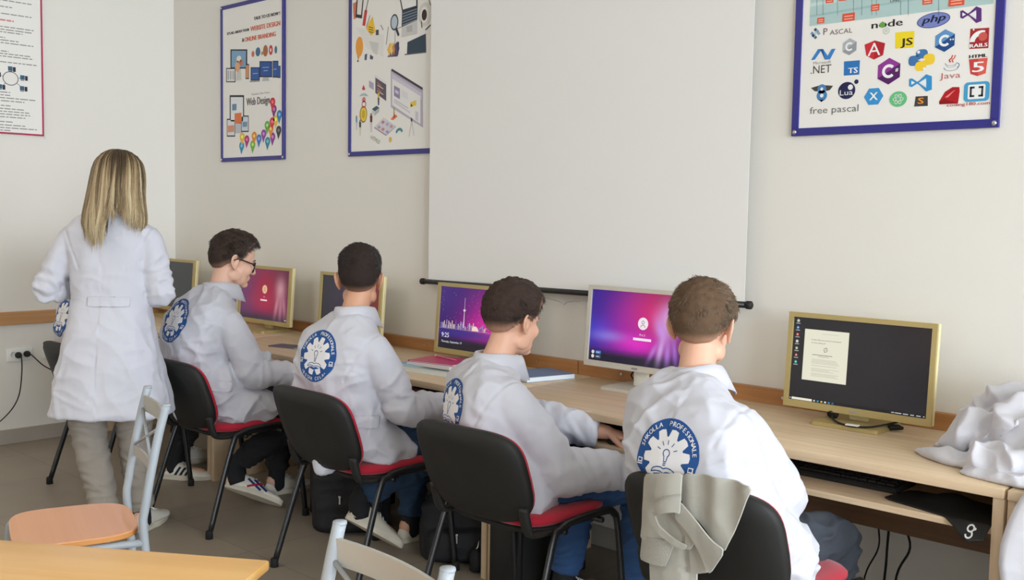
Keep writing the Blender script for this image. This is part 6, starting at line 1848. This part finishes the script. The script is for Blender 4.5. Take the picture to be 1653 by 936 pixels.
# ---- student in glasses
db_hair = hair_material('dark brown short hair', [(0, (34, 27, 25)), (.6, (56, 44, 38)), (1, (84, 68, 58))])
P1 = [(-4.30, 2.47, .545), (-4.305, 2.42, .69), (-4.295, 2.42, .85), (-4.27, 2.47, .985), (-4.250, 2.525, 1.072)]
S1 = dict(base=(-4.25, 2.55, 0), R=nrm(V3(1, -.02, 0)), F=nrm(V3(.02, 1, 0)), torso=seated(0, P1, 1.04), head=(-4.245, 2.60, 1.245), hfwd=(.20, .95, -.26), hsc=1.05,
          armR=[(-4.095, 2.49, .925), (-4.05, 2.58, .710), (-4.03, 2.88, .66)], armL=[(-4.455, 2.49, .93), (-4.46, 2.62, .72), (-4.27, 2.84, .700)],
          handR=((-.15, 1, -.1), (0, .1, 1), .3), handL=((.8, .6, -.12), (0, .1, 1), .25),
          legR=[(-4.15, 2.57, .535), (-4.08, 2.98, .50), (-4.35, 2.675, .215)], legL=[(-4.36, 2.57, .535), (-4.40, 2.98, .50), (-4.40, 2.94, .10)],
          footR=[(-4.36, 2.62, .10), (-4.17, 2.80, .015)], fupR=nrm(V3(-.45, .25, .85)), socks=TROUS_K, footL=[(-4.40, 2.88, 0), (-4.41, 3.16, 0)], trousers=TROUS_K, shoe=SHOE_W, sleeve=1.08, seed=21, skin=2,
          stripesR=(1, (srgb(36, 56, 122), srgb(176, 40, 60)), 'cross'),
          skirt=[([(-4.15, 2.47, .68), (-4.13, 2.50, .57), (-4.08, 2.64, .54)], [.09, .10, .08]), ([(-4.37, 2.48, .57), (-4.37, 2.62, .56)], [.11, .10])],
          belt=((-4.09, 2.40, .66), (.75, -.65, 0), (.1, 0, 1), .16, .045),
          emblem=((-4.297, 2.28, .945), (-.12, -1, .06), (0, 0, 1)), collar=dict(r0=.064, h=.042, drop=.030))
o1, h1, b1 = person('person in black framed glasses and white coat, looking down at desk', S1)
short_hair(h1, o1, b1, dict(col=(46, 36, 32), skin=(160, 124, 104), mat=db_hair, top=.020, side=.008, fade0=-.5, fade1=.5, slen=.026, skinfade=(-1.0, -.72), whorl=(.1, -.6, .8), swirl=.6, lift=.35, front=.5, seed=6, line=(56, 62, 114, 112, 145)), 9000)
gl = MB()
for q in (-1, 1):
    ring = [h1.w((q*.032+.027*math.copysign(abs(math.cos(t))**.75, math.cos(t)), .101-abs(.25*(q*.032+.027*math.cos(t))), -.040+.022*math.copysign(abs(math.sin(t))**.75, math.sin(t))))-b1 for t in np.linspace(0, 2*PI, 25)[:-1]]
    gl.tube(ring, .0034, 8, loop=True)
    gl.tube([h1.w((q*.060, .086, -.030))-b1, h1.w((q*.074, .070, -.028))-b1, h1.w((q*.082, .0, -.022))-b1, h1.w((q*.084, -.022, -.034))-b1], .0032, 8, smooth=4)
gl.tube([h1.w((-.007, .099, -.032))-b1, h1.w((.007, .099, -.032))-b1], .0022, 8)
g_ = gl.build('glasses', GLASSF, o1, smooth=True)

# ---- the seated person hidden behind the woman
P5 = [(-5.11, 2.38, .545), (-5.12, 2.31, .68), (-5.135, 2.285, .83), (-5.14, 2.33, .97), (-5.142, 2.37, 1.04)]
S5 = dict(base=(-5.13, 2.5, 0), R=X_, F=Y_, torso=seated(0, P5, 1.02), head=(-5.14, 2.43, 1.205), hfwd=(.1, 1, -.15), hsc=1.04,
          armR=[(-4.96, 2.36, .90), (-4.92, 2.52, .70), (-5.0, 2.79, .675)], armL=[(-5.32, 2.36, .90), (-5.36, 2.52, .70), (-5.26, 2.79, .675)],
          handR=((-.1, 1, -.1), (0, .1, 1)), handL=((.2, 1, -.1), (0, .1, 1)),
          legR=[(-5.03, 2.45, .535), (-4.93, 2.87, .50), (-5.03, 2.72, .115)], legL=[(-5.24, 2.45, .535), (-5.28, 2.88, .50), (-5.28, 2.9, .10)],
          footR=[(-5.08, 2.66, .002), (-4.87, 2.85, .001)], footL=[(-5.28, 2.85, 0), (-5.29, 3.13, 0)], trousers=TROUS_K, shoe=SHOE_W, socks=TROUS_K, seed=33, skin=1,
          stripesR=(1, (srgb(30, 34, 44),), 'bars'), hem=.2,
          skirt=[([(-5.02, 2.37, .62), (-5.0, 2.42, .56)], [.10, .09]), ([(-5.24, 2.37, .57), (-5.24, 2.48, .56)], [.11, .10])],
          emblem=((-5.155, 2.15, .90), (0, -1, .06), (0, 0, 1)))
o5, h5, b5 = person('person in white coat and striped trainers, hidden behind the standing woman', S5)
short_hair(h5, o5, b5, dict(col=(50, 38, 32), skin=(196, 150, 124), mat=dk_hair, top=.018, side=.006, fade0=-.4, fade1=.4, slen=.02, seed=8), 5000)

# ---- the standing woman
WC = V3(-4.271, 2.014, 0)
WF = nrm(V3(-.70, .715, 0)); WR = V3(WF[1], -WF[0], 0)
def Lw(r, f, z): return WC+WR*r+WF*f+V3(0, 0, z)
TW = [(Lw(.0, .0, .560), .258, .21, .20), (Lw(.0, .0, .575), .257, .21, .20), (Lw(.0, .0, .66), .236, .19, .185), (Lw(.0, .0, .80), .208, .165, .17), (Lw(.0, .0, .92), .182, .145, .15),
      (Lw(.0, .005, 1.06), .160, .125, .118), (Lw(.0, .005, 1.18), .168, .125, .115), (Lw(.0, .0, 1.29), .182, .112, .108), (Lw(.0, -.005, 1.36), .185, .082, .092),
      (Lw(.0, -.005, 1.405), .14, .066, .074), (Lw(.0, .005, 1.445), .07, .055, .058)]
S6 = dict(base=tuple(WC), R=WR, F=WF, torso=TW, head=tuple(Lw(.028, .035, 1.598)), hfwd=tuple(WF*1.0+V3(0, 0, -.18)), hsc=1.02, neck=.86,
          armL=[tuple(Lw(-.165, -.005, 1.315)), tuple(Lw(-.262, -.015, 1.10)), tuple(Lw(-.13, .20, 1.115))], armR=[tuple(Lw(.172, -.005, 1.315)), tuple(Lw(.216, .0, 1.085)), tuple(Lw(.10, .225, 1.10))],
          handL=(tuple(WR*.7+WF*.7), tuple(V3(0, 0, 1)-WR*.5), .5, .9), handR=(tuple(-WR*.6+WF*.75), tuple(V3(0, 0, 1)+WR*.4), .5, .9),
          legL=[tuple(Lw(-.095, .0, .88)), tuple(Lw(-.115, .03, .475)), tuple(Lw(-.02, -.02, .09))], legR=[tuple(Lw(.085, .02, .88)), tuple(Lw(.06, .10, .48)), tuple(Lw(.075, .13, .09))],
          footL=[tuple(Lw(-.02, -.08, .001)), tuple(Lw(-.02, .18, .001))], footR=[tuple(Lw(.08, .07, .001)), tuple(Lw(.11, .33, .001))], trousers=JEANS_G, shoe=SHOE_W, socks=TROUS_K, hem=.03,
          sleeve=.88, seed=40, skin=2, ztor=(.7, 1.2), tamp=.42, tk=1.02, tfold=.008,
          belt=(tuple(Lw(.03, -.2, 1.055)), tuple(-WF), (0, 0, 1), .17, .042), collar=dict(r0=.058, h=.036, drop=.026))
o6, h6, b6 = person('person with long blonde hair in white coat, standing with their back to us', S6)
# long hair: a smooth mass over the skull and down the back, and the loose strands that end it
def hair_shell():
    R = []
    for z, a, bf, bb, cf in ((.0985, .012, .014, .014, 0), (.094, .036, .040, .040, 0), (.078, .062, .066, .070, 0), (.05, .083, .080, .094, 0), (.01, .096, .075, .108, 0), (-.04, .102, .058, .113, -.004),
                             (-.09, .106, .045, .110, -.012), (-.14, .112, .035, .103, -.02), (-.165, .110, .03, .098, -.026), (-.185, .100, .026, .085, -.03), (-.198, .082, .015, .06, -.032)):
        an = np.arange(64)*2*PI/64
        lo = np.stack([a*np.cos(an), cf+np.where(np.sin(an) > 0, bf, bb)*np.sin(an), np.full(64, z)], 1)
        R.append(lo)
    R = np.array(R)
    fl = R.reshape(-1, 3)
    an = np.tile(np.arange(64)*2*PI/64, len(R))
    st = perlin(np.stack([np.cos(an)*7, np.sin(an)*7, fl[:, 2]*4], 1), 3)*.005+perlin(np.stack([np.cos(an)*16, np.sin(an)*16, fl[:, 2]*5], 1), 4)*.003
    rr = fl*[1, 1, 0]; ln = np.maximum(.001, np.linalg.norm(rr, axis=1))[:, None]
    fl = fl+rr/ln*(st*np.clip(.1-fl[:, 2], 0, .1)/.1)[:, None]
    fl = fl[:, :]
    # the neckline: strands part over the collar towards the wearer's right
    part = np.exp(-((fl[:, 0]-.030)/.030)**2)*(fl[:, 1] < 0)*np.clip((-.15-fl[:, 2])/.11, 0, 1)
    fl[:, 2] += part*.085
    return fl.reshape(R.shape)
HS = hair_shell()
m = MB(); m.rings([h6.w(r)-b6 for r in HS])
cap6 = m.build('hair', HAIRCAP, o6, smooth=True)
nv = len(cap6.data.vertices)
loc6 = h6.loc(np.array([v.co[:] for v in cap6.data.vertices])+b6)
an6 = np.arctan2(loc6[:, 1], loc6[:, 0])
rt6 = np.exp(-((loc6[:, 0]-.03)/.035)**2)*np.clip((loc6[:, 2]+.04)/.12, 0, 1)
k6 = np.clip(perlin(np.stack([np.cos(an6)*9, np.sin(an6)*9, loc6[:, 2]*3], 1), 8)*.5+.5+(-loc6[:, 2]-.02)*2.2-rt6*1.2, 0, 1)[:, None]
set_col(cap6, np.array(srgb(92, 74, 54))*(1-k6)+np.array(srgb(184, 160, 118))*k6)
rng = np.random.default_rng(12)
n6 = 9000
ang = rng.uniform(PI*.93, PI*2.07, n6)+0
kp_ = 9
starts = rng.uniform(0, 6.0, n6)
lat = np.cos(ang)                                            # -1 the wearer's left, 1 right
endz = np.interp(lat, [-1, -.8, -.55, -.25, .05, .18, .3, .42, .6, .85, 1], [-.17, -.225, -.262, -.290, -.268, -.185, -.145, -.140, -.170, -.200, -.205])+rng.normal(0, .022, n6)-.03*rng.uniform(0, 1, n6)**4
zs = HS[:, 0, 2]
P = np.zeros((n6, kp_, 3))
z0s = np.interp(starts, np.arange(len(zs)), [.098, .094, .078, .05, .01, -.04, -.09, -.14, -.19, -.235, -.262])
zref = np.array([.0985, .094, .078, .05, .01, -.04, -.09, -.14, -.19, -.235, -.262])
aa = np.array([.012, .036, .062, .083, .096, .102, .106, .112, .118, .116, .112]); ab = np.array([.014, .040, .070, .094, .108, .113, .110, .103, .098, .100, .104]); ac = np.array([0, 0, 0, 0, 0, -.004, -.012, -.02, -.028, -.034, -.036])
wv1 = rng.uniform(0, 2*PI, n6); off = rng.uniform(-.001, .005, n6)+.006*np.maximum(0, np.sin(np.round(ang*26)*3.3))
clump = np.round(ang*26)/26
for j in range(kp_):
    z = z0s+(endz-z0s)*(j/(kp_-1))
    f_ = np.clip((z0s-z)/.3, 0, 1)
    A_ = ang+(clump-ang)*.75*f_+(.05*np.sin(wv1+z*13)+.10*np.sin(np.round(ang*26)*2.7+z*9)+.06*np.sin(np.round(ang*9)*1.9+z*6))*f_
    a = np.interp(-z, -zref, aa)+off; b = np.interp(-z, -zref, ab)+off; c = np.interp(-z, -zref, ac)
    tail = np.clip(-.24-z, 0, 1)
    P[:, j] = np.stack([a*np.cos(A_)*(1-tail*1.2)+.10*np.clip(-.10-z, 0, 1)*np.clip(np.cos(A_), 0, 1)**2, c+b*np.sin(A_)+0*tail, z], 1)
Pw = h6.w(P.reshape(-1, 3)).reshape(P.shape)-b6
tone = .5+.9*perlin(np.stack([np.cos(ang)*11, np.sin(ang)*11, ang*0+2.5], 1), 21)+.5*perlin(np.stack([np.cos(ang)*30, np.sin(ang)*30, ang*0+1.5], 1), 22)+rng.normal(0, .10, n6)
low_ = np.clip((.07-P[:, :, 2])/.32, 0, 1)
root_ = np.exp(-((P[:, :, 0]-.03)/.04)**2)*np.clip((P[:, :, 2]+.06)/.12, 0, 1)
tn = np.clip(tone[:, None]*.75-.10+low_*.42-root_*.75, 0, 1)[..., None]
c0, c1, c2 = [np.array(srgb(*c)) for c in ((78, 62, 45), (158, 134, 98), (214, 196, 160))]
cols = np.where(tn < .5, c0+(c1-c0)*tn*2, c1+(c2-c1)*(tn-.5)*2)
BLONDE = attr_mat('streaked blonde strands', .42, spec=.45)
strands('hair_strands', None, Pw, np.full(n6, .0009), BLONDE, cap6, cols.reshape(-1, 4))
